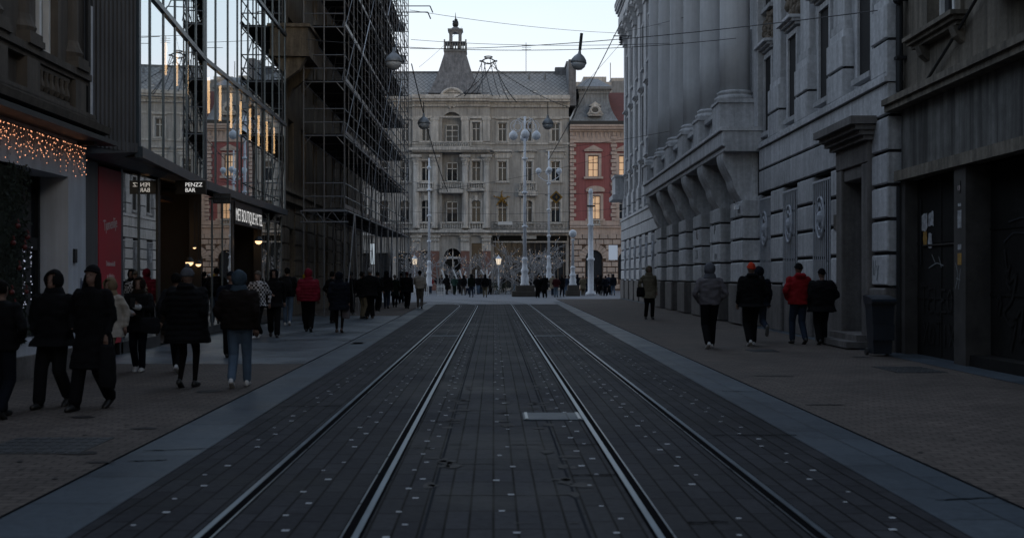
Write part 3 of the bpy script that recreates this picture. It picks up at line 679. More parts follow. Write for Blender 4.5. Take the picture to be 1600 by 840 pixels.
# ================================================================ LEFT: old stucco building, nearest
LA = R(90)+math.atan(.010)
OB = thing('stucco_building', 'dark old stucco building with balusters at the left edge of the street', 'building', (-6.80,0,0), LA)
# local: x = street direction (Y), y = into the building, z up
E1 = 19.15
q=MB(); ops=[(17.05,17.95,4.92,8.0),(13.6,14.5,4.92,8.0)]
q.wall(-25,E1,4.3,10.5,ops,.3,0); q.box(-25,E1,.3,12,4.3,10.5); q.box(E1-.1,E1,.0,.3,4.3,10.5)
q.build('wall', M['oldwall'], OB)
q=MB(); sops=[(15.2,18.35,.55,3.15),(8.5,13.8,.3,3.1)]
q.wall(-25,E1,0,3.95,sops,.9,-.02); q.box(-25,E1,.9,12,0,4.3); q.box(E1-.1,E1+.0,0,.9,0,3.95)
q.build('shop_wall', M['shopwall'], OB)
for (x0,x1,z0,z1) in ops:
    w=MB(); w.box(x0,x1,.22,.28,z0,z1); wi=w.build('window', M['glass'], OB)
    f=MB(); c=(x0+x1)/2
    f.box(x0,x0+.07,.12,.22,z0,z1); f.box(x1-.07,x1,.12,.22,z0,z1); f.box(c-.045,c+.045,.1,.2,z0,z1); f.box(x0,x1,.12,.22,z0,z0+.08); f.box(x0,x1,.12,.22,z0+1.35,z0+1.42)
    f.build('window_frame', M['winframe'], wi)
# balustrade storey with engaged pilasters
q=MB(); q.box(-25,E1-.02,-.18,.05,4.82,4.93); q.box(-25,E1-.02,-.13,.05,4.74,4.82); q.box(-25,E1-.02,-.2,.05,4.18,4.26)
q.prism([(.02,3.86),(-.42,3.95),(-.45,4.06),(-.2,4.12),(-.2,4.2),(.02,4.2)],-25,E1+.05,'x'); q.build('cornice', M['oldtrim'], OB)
for x in (11.2,12.6,15.2,16.35,18.3):
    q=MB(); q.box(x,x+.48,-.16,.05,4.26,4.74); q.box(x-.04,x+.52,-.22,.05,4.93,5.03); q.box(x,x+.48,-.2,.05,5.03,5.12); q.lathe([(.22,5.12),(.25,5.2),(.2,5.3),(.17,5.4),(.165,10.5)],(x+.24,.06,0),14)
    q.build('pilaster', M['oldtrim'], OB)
for x0 in (13.3,16.9):
    q=MB(); q.box(x0,x0+1.3,-.1,.02,4.28,4.34); q.box(x0,x0+1.3,-.1,.02,4.66,4.72)
    for k in range(6): q.lathe([(.035,4.34),(.07,4.42),(.04,4.55),(.05,4.66)],(x0+.12+.21*k,-.08,0),8)
    q.build('balustrade', M['oldtrim'], OB)
q=MB()
for x in (12.2,15.0,18.9): 
    q.box(x-.15,x+.0,-.3,-.02,3.72,3.9); 
q.box(-25,E1+.3,-.47,.02,3.78,3.86)
q.build('shop_canopy', M['iron'], OB)
q=MB(); q.tube([(19.0,-.12,5.0),(19.0,-.12,10.5)],.055,10); q.tube([(19.0,-.12,4.25),(19.0,-.12,5.0)],.05,10); q.build('drainpipe', M['iron'], OB)
q=MB(); q.tube([(19.02,-.125,3.97),(19.02,-.125,6.1)],.062,10); q.build('pipe_sleeve', M['grille'], OB)
q=MB(); q.box(15.2,15.6,.0,.9,0,.55); q.build('window_base', M['palace_dark'], OB); q=MB(); q.box(15.0,19.1,-.1,-.02,0,.35); q.build('plinth', M['palace_dark'], OB)
# shop window of the old building
q=MB(); q.box(15.2,18.35,.5,.53,.55,3.15); wi=q.build('shop_window', M['glass'], OB)
q=MB(); q.box(17.35,17.42,.45,.5,.55,3.15); q.box(15.2,18.35,.45,.5,1.95,2.15); q.box(18.28,18.35,.44,.5,.55,3.15); q.build('window_frame', M['iron'], wi)
q=MB(); q.box(16.5,17.3,.46,.485,.6,1.9); q.build('window_poster', M['red'], wi)
q=MB(); q.box(16.8,17.25,.46,.485,2.25,3.0); q.build('window_poster', M['poster'], wi)
text('SALE','poster_text',M['banner_txt'],wi,(16.95,.455,1.15),.2)
q=MB(); r_=random.Random(9)
for k in range(90):
    x=r_.choice((16.6,17.5,17.6,17.7,17.95)) + r_.uniform(-.05,.05); q.sphere((x,.43,r_.uniform(.8,2.0)),.010,5,3)
q.build('fairy_bulbs', M['fairy_white'], wi)
q=MB()
for k in range(4): q.tube([(19.0-.12+.06*k,-.032,1.2+.03*k),(18.9+.05*k,-.032,1.5-.05*k)],.008,4)
q.build('graffiti', M['graf_blue'], OB)
q=MB(); q.box(18.55,18.65,-.06,-.02,1.75,1.98); q.build('door_bell', M['iron'], OB)
# hedge panel
HD = thing('hedge_panel', 'tall dark artificial hedge panel with red baubles by the shop window', 'hedge', (-6.80,0,0), LA)
q=MB(); r_=random.Random(4); q.box(15.72,16.52,-.02,.3,.6,3.1)
for k in range(900):
    x=r_.uniform(15.68,16.58); z=r_.uniform(.55,3.15); y=r_.uniform(-.13,-.03); a=r_.uniform(0,6.28); s=r_.uniform(.03,.07); t=r_.uniform(-.04,.04)
    q.add([(x-s*math.cos(a),y,z-s*math.sin(a)),(x+s*.4*math.sin(a),y-.03,z+s*.4*math.cos(a)),(x+s*math.cos(a),y+t,z+s*math.sin(a)),(x-s*.4*math.sin(a),y-.02,z-s*.4*math.cos(a))],[(0,1,2,3)])
q.build('foliage', M['hedge'], HD)
for k,(x,z) in enumerate(((16.1,2.25),(16.35,1.95),(15.9,1.3),(16.4,1.3),(16.15,1.65),(16.0,1.1),(16.45,2.1),(15.95,2.0))):
    q=MB(); q.sphere((x,-.12,z),.04,10,6); q.tube([(x,-.14,z+.05),(x,-.12,z+.1)],.012,5); q.build('bauble', M['redball'], HD)
# fairy lights
FL = thing('fairy_light_curtain', 'curtain of glowing orange fairy lights under the left cornice', 'fairy lights', (-6.80,0,0), LA)
w=MB(); b=MB(); r_=random.Random(11); x=8.0
w.tube([(8,-.09,3.70),(18.95,-.09,3.70)],.008,4)
while x < 18.95:
    L=r_.uniform(.15,.55); w.tube([(x,-.09,3.70),(x+r_.uniform(-.03,.03),-.09,3.70-L)],.003,3,cap=False)
    z=3.68
    while z>3.70-L:
        b.sphere((x+r_.uniform(-.03,.03),-.09+r_.uniform(-.03,.03),z),r_.uniform(.0045,.0078),5,3,sz=1.3); z-=r_.uniform(.05,.13)
    x+=r_.uniform(.045,.09)
w.build('cable', M['wire'], FL); b.build('bulb_string', M['fairy'], FL)

# ================================================================ LEFT: glass hotel building
# world coordinates (facade is folded in plan)
GB = thing('glass_building', 'modern mirror-glass hotel building with corrugated metal side on the left', 'building', (0,0,0))
def pl2(Y): return -7.2-.019*(Y-27.94)
def pl1(Y): return -6.5-.094*(Y-20.5)
ZT = 12.9; Z0 = 3.70
# corrugated side wall
A=Vector((-7.02,19.2)); B=Vector((-6.5,20.5)); n=13; d=(B-A)/n; nn=Vector((-(B-A).y,(B-A).x)).normalized()
nn = Vector((nn.x,nn.y)); 
if nn.x < 0: nn=-nn
pts=[]
for i in range(n):
    p=A+d*i; pts += [p, p+d*.45, p+d*.55-nn*.035, p+d*.95-nn*.035]
pts.append(B)
q=MB()
for a,b in zip(pts,pts[1:]): q.quad((a.x,a.y,3.78),(b.x,b.y,3.78),(b.x,b.y,ZT),(a.x,a.y,ZT))
q.build('corrugated_wall', M['metal'], GB)
q=MB(); q.quad((-7.02,19.2,3.78),(-7.02,19.2,ZT),(-9,19.2,ZT),(-9,19.2,3.78)); q.box(-20,-15,19.2,40,0,ZT); q.box(-15,-8.3,19.2,20.4,3.8,ZT); q.box(-15,-8.0,39.4,40,0,ZT); q.box(-15,-7.3,19.25,40,ZT,ZT+.3)
q.build('rear_wall', M['metal'], GB)
# floor slabs
q=MB()
for z in (3.72,6.85,10.05,12.6):
    q.add([(-6.6,20.6,z),(-7.3,27.94,z),(pl2(39.9)-.1,39.9,z),(-15,39.9,z),(-15,20.6,z),(-6.6,20.6,z+.3),(-7.3,27.94,z+.3),(pl2(39.9)-.1,39.9,z+.3),(-15,39.9,z+.3),(-15,20.6,z+.3)],
      [(4,3,2,1,0),(5,6,7,8,9),(0,1,6,5),(1,2,7,6),(2,3,8,7),(3,4,9,8),(4,0,5,9)])
q.build('floor_slab', M['black'], GB)
# glass panes of the two facade folds
def pane(f, a, b, z0, z1, m, off=0, name='glass_pane'):
    q=MB(); q.quad((f(a)+off,a,z0),(f(b)+off,b,z0),(f(b)+off,b,z1),(f(a)+off,a,z1)); return q.build(name, m, GB)
m1=[20.55,21.47,22.76,24.0,25.4,26.6,27.75]; m2=[28.05,29.1,30.55,31.8,33.3,34.6,36.0,37.4,38.7,39.9]
pane(pl1,20.5,27.94,3.9,ZT,M['mirror']); pane(pl2,27.94,40.0,3.9,ZT,M['mirror'])
def mullion(f,Y,w,dp=.022,z0=Z0,z1=ZT):
    q=MB(); x=f(Y); q.box(x-.05,x+dp,Y-w/2,Y+w/2,z0,z1); return q.build('mullion', M['mull'], GB)
for i,Y in enumerate(m1): mullion(pl1,Y,.06 if i else .12)
mullion(pl1,27.9,.14,.04)
for Y in m2: mullion(pl2,Y,.07 if Y<39 else .14)
for k,z in enumerate((6.87,10.07,12.8)):
    for f,a,b in ((pl1,20.5,27.9),(pl2,27.95,40)):
        q=MB(); q.add([(f(a)-.04,a,z),(f(a)+.05,a,z),(f(b)+.05,b,z),(f(b)-.04,b,z),(f(a)-.04,a,z+.11),(f(a)+.05,a,z+.11),(f(b)+.05,b,z+.11),(f(b)-.04,b,z+.11)],[(0,3,2,1),(4,5,6,7),(0,1,5,4),(1,2,6,5),(2,3,7,6),(3,0,4,7)]); q.build('transom', M['mull'], GB)
for f,a,b in ((pl1,20.5,27.9),(pl2,27.95,40)):
    z=Z0; q=MB(); q.add([(f(a)-.04,a,z),(f(a)+.08,a,z),(f(b)+.08,b,z),(f(b)-.04,b,z),(f(a)-.04,a,z+.2),(f(a)+.08,a,z+.2),(f(b)+.08,b,z+.2),(f(b)-.04,b,z+.2)],[(0,3,2,1),(4,5,6,7),(0,1,5,4),(1,2,6,5),(2,3,7,6),(3,0,4,7)]); q.build('facade_rail', M['mull'], GB)
# wedge canopy
q=MB(); q.add([(-7.1,19.2,3.62),(-6.5,20.5,3.8),(-7.2,27.94,3.68),(-7.4,19.2,3.62),(-7.1,19.2,3.95),(-6.5,20.5,3.95),(-7.2,27.94,3.85),(-7.4,19.2,3.95)],[(0,3,2,1),(4,5,6,7),(0,1,5,4),(1,2,6,5),(2,3,7,6),(3,0,4,7)])
q.build('canopy', M['metal'], GB)
# street level
def gp(Y): return pl2(Y)-.1 if Y>27.94 else -7.24
def gpanel(name,a,b,z0,z1,m,th=.06,off=0): 
    q=MB(); q.add([(gp(a)-th+off,a,z0),(gp(a)+off,a,z0),(gp(b)+off,b,z0),(gp(b)-th+off,b,z0),(gp(a)-th+off,a,z1),(gp(a)+off,a,z1),(gp(b)+off,b,z1),(gp(b)-th+off,b,z1)],[(0,3,2,1),(4,5,6,7),(0,1,5,4),(1,2,6,5),(2,3,7,6),(3,0,4,7)]); return q.build(name,m,GB)
gpanel('metal_strip',19.2,20.5,0,3.6,M['metal'])
gpanel('red_banner',20.55,21.78,.25,3.55,M['red'])
gpanel('banner_frame',21.79,21.9,0,3.62,M['mull'])
pane(lambda Y:gp(Y)-.02,21.9,24.15,.25,3.6,M['mirror2'],name='shop_window')
gpanel('threshold',21.7,24.15,0,.25,M['black'])
gpanel('door_frame',24.15,24.35,0,3.68,M['black'],.3); gpanel('door_frame',27.75,28.0,0,3.68,M['black'],.3)
pane(lambda Y:gp(Y)-.02,28.0,31.6,.25,3.6,M['mirror2'],name='shop_window'); gpanel('threshold',28,31.6,0,.25,M['black'])
for Y in (22.9,29.2,30.4): gpanel('window_frame',Y,Y+.06,.25,3.6,M['mull'],.06,.0)
gpanel('portal_surround',31.6,31.85,0,3.68,M['black'],.25); gpanel('portal_surround',35.95,36.1,0,3.68,M['black'],.25)
gpanel('sign_panel',31.85,35.95,3.02,3.68,M['black'],.08,.03)
pane(lambda Y:gp(Y)-.02,36.1,39.8,.25,3.6,M['mirror2'],name='shop_window'); gpanel('threshold',36.1,39.8,0,.25,M['black'])
for Y in (37.3,38.5,39.8): gpanel('window_frame',Y,Y+.07,.0,3.65,M['mull'],.06,.0)
q=MB(); q.box(-13,-12.9,20,39.5,0,3.7); q.box(-13,-7.6,31.3,31.4,0,3.7); q.box(-13,-7.6,36.3,36.4,0,3.7); q.box(-13,-7.6,24.0,24.1,0,3.7); q.box(-13,-7.6,28.15,28.25,0,3.7); q.box(-12.8,-7.3,20,39.5,.05,.06); q.box(-13,-9.2,32,36,.06,3.7)
q.build('interior_wall', M['dark'], GB)
q=MB(); q.box(-12,-7.9,24.4,27.6,3.35,3.45); q.build('interior_ceiling', plain('brown_ceiling',(.09,.05,.03),.6), GB)
# lettering; frame for text on the street face: x along street, facing +X
TR=(R(90),0,R(90)+math.atan(.019))
text('MET BOUTIQUE HOTEL','hotel_lettering',M['sign_lit'],GB,(gp(33.9)+.045,33.9,3.13),.50,rot=TR,ext=.0005,sx=.76)
for s_,z,sz,sx in (('Tjumenlije',2.42,.36,.62),('Dobrodošli',1.72,.17,.8),('u uljaricu',1.49,.17,.8),('Gundulićeva',1.26,.17,.72)):
    text(s_,'banner_lettering',M['banner_txt'],GB,(gp(21.17)+.006,21.17,z),sz*.8,rot=(R(90),R(-8) if z>2 else 0,R(90)),ext=.002,sx=sx)
text('OPTIKA','interior_lettering',M['sign_dim'],GB,(-7.6,22.05,2.72),.26,rot=(R(90),0,R(90)),sx=.7)
q=MB(); q.box(-7.7,-7.65,21.75,22.6,2.05,2.25); q.build('sign_reflection_box', glow('red_sign_reflection',(1.0,.12,.12),.35), GB)  # glowing box added behind the glass to imitate a red sign's reflection
q=MB(); q.box(-7.645,-7.64,21.9,22.35,2.1,2.2); q.build('sign_reflection_face', glow('pale_sign_reflection',(1.0,.75,.75),.6), GB)
def blade(label, name, X0, X1, Y, z0, z1, lines, m, sz):
    r=thing(name, label, 'sign', ((X0+X1)/2,Y,z0)); w=X1-X0; h=z1-z0
    q=MB(); q.box(-w/2,w/2,-.04,.04,0,h); q.box(-w/2-.12,-w/2,-.015,.015,h*.4,h*.6); q.build('sign_box', M['black'], r)
    for s_,x,z in lines: text(s_,'lettering',m,r,(x,-.045,z),sz,ext=.003,align='LEFT')
    for s_,x,z in lines: text(s_,'lettering',m,r,(-x,.045,z),sz,rot=(R(90),0,R(180)),ext=.003,align='LEFT')
    return r
blade('black projecting sign with white PENZZ BAR lettering over the dark doorway','projecting_sign',-7.09,-6.41,25.0,3.36,3.66,(('PENZZ',-.12,.165),('BAR',-.12,.045)),M['sign_lit'],.125)
blade('black projecting sign with dim navy lettering beside the hotel front','projecting_sign',-7.10,-6.66,28.4,3.37,3.62,(('VALMARE',-.18,.14),('RESTAURANT',-.2,.03)),M['sign_navy'],.09)
# LED tubes inside
for i,(px,yt,yb) in enumerate(((258.6,60,117),(276,60,134),(292,68,149),(326,121,177),(344,134,189),(361,146,200),(376,159,210),(390.6,170,219),(404,180.6,228),(417,190,236),(428,199,240))):
    k=(VX-px)/F
    Y=(6.5-.094*20.5+.5)/(k-.094) if px<320 else (7.2-.019*27.94+.35)/(k-.019)
    X=-k*Y; zt=CH+(VY-yt)*Y/F; zb=CH+(VY-yb)*Y/F
    zt=min(zt,6.84); q=MB(); q.tube([(X,Y,zb),(X,Y,zt)],.035,8); 
    place='in the short glass fold' if px<320 else 'in the long glass front'
    o=q.build('tube_light', M['led'] if px>320 else M['led'])
    nth=['nearest','second','third'][i] if px<320 else ['first','second','third','fourth','fifth','sixth','seventh','last'][i-3]
    tag(o,f'{nth} warm vertical tube light from the street camera side hanging {place}','tube light','tube lights behind the hotel glass')
# small interior lights
def lamp(px,py,Y,label,r=.06,shape=0):
    p=at(px,py,Y); L_=thing('pendant_lamp',label,'lamp',p)
    q=MB(); q.sphere((0,0,0),r,10,6); q.build('bulb',M['warm'],L_)
    q=MB(); q.tube([(0,0,r),(0,0,max(.2,3.3-p.z))],.01,5); q.lathe([(r*1.3,-.01),(r*.5,r*1.2)],(0,0,0),12); q.build('lamp_shade',M['iron'],L_)
lamp(296,409,28.0-.6,'larger warm pendant lamp low in the dark doorway',.10); lamp(310,412,27.2,'small warm pendant lamp right of the larger one in the doorway',.07); lamp(304,386,26.5,'small white spot lamp high in the dark doorway',.04)
lamp(404,376,33.8,'warm glowing lamp in the black hotel portal',.11); lamp(376,350,33.0,'tiny spot lamp under the hotel lettering',.03)
for (loc,e_,nm) in (((-8.6,26.3,2.6),14,'door_light'),((-8.3,33.8,2.6),5,'portal_light')):
    pl_=bpy.data.lights.new(nm,'POINT'); pl_.energy=e_; pl_.color=(1,.58,.28); pl_.shadow_soft_size=.15; po_=bpy.data.objects.new(nm,pl_); COL.objects.link(po_); po_.location=loc
q=MB(); q.box(-12,-11.9,24.4,27.6,0,3.3); q.build('back_panel', plain('brown_back_panel',(.06,.035,.02),.7), GB)
q=MB(); q.box(-9.6,-8.8,26.9,27.5,.06,1.1); q.box(-9.65,-8.75,26.85,27.55,1.1,1.16); q.build('bar_counter', plain('counter_wood',(.08,.04,.02),.5), GB)
# ================================================================ LEFT: stone building behind the scaffold
SB = thing('scaffolded_building', 'old beige stone building standing behind the tall scaffold', 'building', (-7.45,0,0), LA)
q=MB(); o1=[(43+3.1*k,44.3+3.1*k,.6,3.4) for k in range(8)]; o2=[(43+3.1*k,44.3+3.1*k,5.2+3.9*j,7.6+3.9*j) for k in range(8) for j in range(3)]
q.wall(40,70,0,19.5,o1+o2,.35,0); q.box(40,70,.35,14,0,19.5); q.box(69.9,70,0,.35,0,19.5); q.build('wall', M['beige'], SB)
q=MB()
for z in [1.2+.62*k for k in range(6)]:
    for a,b in [(40.0,43.0)]+[(44.3+3.1*k,46.1+3.1*k) for k in range(8)]: q.cbox(a+.02,min(b,70)-.02,-.06,.01,z-.28,z+.28,.03)
for z in [5.2+.62*k for k in range(23)]:
    q.cbox(40.02,41.5,-.06,.01,z-.28,z+.28,.03)
q.box(40,70,-.3,.02,4.3,4.6); q.box(40,70,-.45,.02,4.6,4.75); q.box(40,70,-.5,.02,19.5,20)
q.build('stone_courses', M['beige'], SB)
for (a,b,c,d) in o1+o2:
    q=MB(); q.box(a,b,.28,.33,c,d); w=q.build('window', M['glass'], SB)
    q=MB(); q.box(a,a+.08,.2,.28,c,d); q.box(b-.08,b,.2,.28,c,d); q.box((a+b)/2-.04,(a+b)/2+.04,.2,.28,c,d); q.build('window_frame', M['oldtrim'], w)
q=MB(); q.box(40.8,43.4,-1.15,0,9.55,9.8); q.box(40.8,43.4,-1.1,-.98,9.8,10.6); q.box(40.8,40.92,-.98,0,9.8,10.6); q.box(40.7,43.5,-1.2,0,10.6,10.72)
for x in (41.0,42.8): q.prism([(0,9.55),(-1.0,9.55),(-.75,9.1),(-.2,8.7),(0,8.2)],x,x+.35,'x')
q.build('balcony', M['beige'], SB)
# ================================================================ SCAFFOLD
SC = thing('scaffold', 'tall dark tube scaffold with plank decks covering the left building', 'scaffold', (0,0,0))
xo=lambda Y:-5.55+.008*(Y-41.7); xi=lambda Y:-7.07+.0*(Y-41.7)
ys=[41.7+2.57*i for i in range(12)]; lv=[4.0,6.76,8.76,10.8,12.8,14.8,16.8,18.8]; TOP=20.4
for i,Y in enumerate(ys):
    for f in (xo,xi,(lambda Y:(xo(Y)+xi(Y))/2)) if i in (0,) else (xo,xi):
        q=MB(); q.tube([(f(Y),Y,.05),(f(Y),Y,TOP)],.030,6); q.box(f(Y)-.09,f(Y)+.09,Y-.09,Y+.09,.036,.06); q.build('upright', M['scaf'], SC)
for li,z in enumerate(lv):
    q=MB(); n=5
    for j in range(n):
        for i in range(11):
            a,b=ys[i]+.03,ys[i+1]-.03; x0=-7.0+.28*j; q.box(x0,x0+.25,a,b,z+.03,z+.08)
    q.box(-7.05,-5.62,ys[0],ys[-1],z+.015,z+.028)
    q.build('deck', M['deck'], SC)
    q=MB()
    for f in (xo,xi): q.tube([(f(ys[0]),ys[0],z),(f(ys[-1]),ys[-1],z)],.028,6)
    for Y in ys: q.tube([(xi(Y),Y,z),(xo(Y),Y,z)],.028,6)
    if li>0:
        for Y in ys:          # corner gussets
            q.tube([(xi(Y),Y,z-.35),(xi(Y)+.3,Y,z)],.02,5); q.tube([(xo(Y),Y,z-.35),(xo(Y)-.3,Y,z)],.02,5)
    q.build('ledger', M['scaf'], SC)
    q=MB()
    for h in (.5,1.0): q.tube([(xo(ys[0]),ys[0],z+h),(xo(ys[-1]),ys[-1],z+h)],.024,6); q.tube([(xi(ys[0]),ys[0],z+h),(xo(ys[0]),ys[0],z+h)],.024,6); q.tube([(xi(ys[-1]),ys[-1],z+h),(xo(ys[-1]),ys[-1],z+h)],.024,6)
    q.box(xo(ys[0])-.02,xo(ys[0])+.02,ys[0],ys[-1],z+.08,z+.23)
    q.build('guard_rail', M['scaf'], SC)
zz=[.1]+lv
for i,Y in enumerate(ys[:-1]):          # thin intermediate rails posts
    q=MB(); q.tube([(xo(Y)+.0,Y+1.28,4.0),(xo(Y)+.0,Y+1.28,TOP-.5)],.016,5); q.build('toe_post', M['scaf'], SC)
for i in range(0,11):
    for j in range(len(zz)-1):
        if (i+j)%2==0:
            q=MB(); sg_=1 if (i+2*j)%3 else -1; ya,yb=(ys[i],ys[i+1]) if sg_>0 else (ys[i+1],ys[i]); q.tube([(xo(ys[i])+.05,ya,zz[j]+.1),(xo(ys[i])+.05,yb,zz[j+1])],.016,4); q.build('brace', M['scaf'], SC)
        if (i+j)%3==0:
            q=MB(); a=(xo(ys[i])+.04,ys[i],zz[j]); b=(xo(ys[i+1])+.04,ys[i+1],zz[j+1])
            if (i//3)%2: a,b=(a[0],b[1],a[2]),(b[0],ys[i],b[2])
            q.tube([a,b],.022,5); q.build('brace', M['scaf_lt'] if (i*7+j)%2==0 else M['scaf'], SC)
        if i%4==1 and j<8:
            q=MB(); q.tube([(-6.5,ys[i]+.3,zz[j]+.1),(-6.5,ys[i+1]-.4,zz[j+1]+.0)],.02,5); q.tube([(-6.1,ys[i]+.3,zz[j]+.1),(-6.1,ys[i+1]-.4,zz[j+1]+.0)],.02,5)
            for k in range(6):
                t=k/6; y=(ys[i]+.3)*(1-t)+(ys[i+1]-.4)*t; z=zz[j]*(1-t)+zz[j+1]*t+.1; q.tube([(-6.5,y,z),(-6.1,y,z)],.014,4)
            q.build('ladder', M['scaf'], SC)
for i in (1,4,6,8): 
    q=MB(); Y=ys[i]; q.tube([(xo(Y)+.05,Y,4.0),(xo(Y)+.05,Y+1.2,.1)],.028,6); q.build('brace', M['scaf_lt'], SC)
q=MB()   # lattice beam over the walkway
for Y in (ys[0],):
    q.tube([(-7.2,Y-.05,3.55),(-5.4,Y-.05,3.55)],.03,6); q.tube([(-7.2,Y-.05,3.95),(-5.4,Y-.05,3.95)],.03,6)
    for k in range(6): q.tube([(-7.2+.3*k,Y-.05,3.55 if k%2 else 3.95),(-6.9+.3*k,Y-.05,3.95 if k%2 else 3.55)],.018,5)
q.build('lattice_beam', M['scaf'], SC)
for Y,z in ((58,15.2),(60,16.0)):
    q=MB(); q.tube([(-5.4,Y,z),(-3.4,Y,z)],.028,6); q.tube([(-3.4,Y,z),(-3.25,Y,z-.35)],.035,6)
    q.build('outrigger', M['scaf'], SC)
# dark debris netting at upper end
q=MB()
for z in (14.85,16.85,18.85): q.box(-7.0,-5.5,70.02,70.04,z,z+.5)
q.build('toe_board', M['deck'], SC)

LS=thing('lit_shop_sign','tall narrow glowing white shop sign under the scaffold','sign',(-6.72,62.2,2.2))
q=MB(); q.box(-.10,.10,-.05,.05,0,1.15); q.build('sign_face', glow('white_shop_sign',(.75,.88,1.0),.45), LS)
q=MB(); q.box(-.12,.12,-.04,.06,-.04,0); q.box(-.12,.12,-.04,.06,1.15,1.19); q.box(-.6,-.14,-.02,.02,.5,.56); q.build('sign_frame', M['iron'], LS)
# ================================================================ SQUARE: grey facade building
DF = 125.0
fx = lambda px: (px-VX)*DF/F
fz = lambda py: CH+(VY-py)*DF/F
GF = thing('grey_facade_building', 'grey stone building with a concave slate tower roof across the square', 'building', (0,DF,0))
def fwindow(parent, px, w, y0, y1, yb=.28, arch=False, shade=0, lit=False, bars=1):
    x=fx(px); hw=w/2*DF/F; z0=fz(y1); z1=fz(y0)
    q=MB(); q.box(x-hw,x+hw,yb,yb+.04,z0,z1); wi=q.build('window', M['litwin'] if lit else M['glass'], parent)
    f=MB(); t=.065
    f.box(x-hw,x-hw+t,yb-.08,yb,z0,z1); f.box(x+hw-t,x+hw,yb-.08,yb,z0,z1); f.box(x-t/2,x+t/2,yb-.08,yb,z0,z1); f.box(x-hw,x+hw,yb-.08,yb,z0,z0+t)
    zt=z0+(z1-z0)*.66; f.box(x-hw,x+hw,yb-.08,yb,zt,zt+t); f.box(x-hw,x+hw,yb-.08,yb,z1-t,z1)
    if bars>1: f.box(x-hw,x+hw,yb-.07,yb,z0+(z1-z0)*.33,z0+(z1-z0)*.33+t*.6)
    f.build('window_frame', M['winframe'] if not lit else M['oldtrim'], wi)
    if shade: q=MB(); q.box(x-hw+t,x+hw-t,yb-.05,yb-.02,z1-(z1-z0)*shade,z1); q.build('roller_blind', M['shade'], wi)
    return wi
main_px=[785,824.6,868]; left_px=[633,600,566,532,498]
avant_px=[665.7,744]
rows=((192,221,13,.35,False),(252,283,14,.35,False),(313,347,14.5,.45,True))
def ops_for(pxs):
    o=[]
    for p in pxs:
        for (a,b,w,s,ar) in rows: o.append((fx(p-w/2),fx(p+w/2),fz(b),fz(a)))
    return o
wl=MB()
shop=[(fx(772),fx(884),0.3,fz(377))]
wl.wall(fx(765),fx(890),0,fz(160),ops_for(main_px)+shop,.3,0)
lshop=[(fx(p-12),fx(p+12),.3,fz(395)) for p in left_px]
wl.wall(fx(470),fx(645),0,fz(160),ops_for(left_px)+lshop,.3,0)
ctr=[(fx(691),fx(722),fz(222),fz(176)),(fx(691),fx(722),fz(298),fz(237)),(fx(691),fx(722),fz(360),fz(303)),(fx(694),fx(721),.1,fz(388)),(fx(737),fx(756),.1,fz(380)),(fx(656),fx(674),.3,fz(392))]
wl.wall(fx(645),fx(765),0,fz(160),ops_for(avant_px)+ctr,.75,-.5)
wl.box(fx(645)-.02,fx(645),-.5,.3,0,fz(160)); wl.box(fx(765),fx(765)+.02,-.5,.3,0,fz(160))
wl.box(fx(470),fx(890),.36,14,0,fz(160)); wl.box(fx(888.5),fx(890),.0,.36,0,fz(160))
for p in main_px+left_px: wl.arch(fx(p),14.5/14,fz(313)-14.5/28,0,.1)
for p in avant_px: wl.arch(fx(p),14.5/14,fz(313)-14.5/28,-.5,-.38)
wl.arch(fx(706.5),31/14,fz(176)-31/28,-.5,-.3); wl.arch(fx(707.5),27/14,fz(388)-27/28,-.5,-.3)
wl.build('wall', M['grey_stone'], GF)
for p in main_px+left_px:
    for k,(a,b,w,s,ar) in enumerate(rows): fwindow(GF,p,w,a,b,.26,ar,s if (int(p)+k)%3!=1 or k==2 else 0)
for p in avant_px:
    for k,(a,b,w,s,ar) in enumerate(rows): fwindow(GF,p,w,a,b,.16-.5+.26,ar,s if k==1 else 0)
fwindow(GF,706.5,20,195,222,.2,bars=2); fwindow(GF,706.5,17,254,283,.2,shade=.3); fwindow(GF,706.5,18,315,347,.2,True,shade=.55)
q=MB(); q.box(fx(694),fx(721),.2,.25,0,fz(388)); do=q.build('door', M['portal'], GF)
q=MB(); q.box(fx(694),fx(721),.1,.2,fz(404),fz(401)); q.box(fx(706.8),fx(708.2),.1,.2,0,fz(388)); q.build('door_frame', M['winframe'], do)
q=MB(); q.box(fx(737),fx(756),.2,.25,0,fz(380)); q.build('shop_window', M['glass'], GF)
q=MB(); q.box(fx(772),fx(884),.25,.3,0.3,fz(377)); sw=q.build('shop_window', M['glass'], GF)
q=MB()
for p in range(772,885,9): q.box(fx(p),fx(p)+.12,.12,.25,.3,fz(377))
q.build('shop_mullion', M['oldtrim'], sw)
q=MB(); q.box(fx(770),fx(886),-.25,0,fz(376),fz(366)); so=q.build('shop_fascia', M['portal'], GF); q=MB(); q.box(fx(815),fx(838),-.3,-.25,fz(373),fz(366.5)); q.build('shop_sign', M['globe'], GF)
q=MB(); q.box(fx(770),fx(886),-.55,0,fz(379),fz(377)); q.build('awning', M['grey_trim'], GF)
for p in left_px:
    q=MB(); q.box(fx(p-12),fx(p+12),.25,.3,.3,fz(395)); q.build('shop_window', M['glass'], GF)
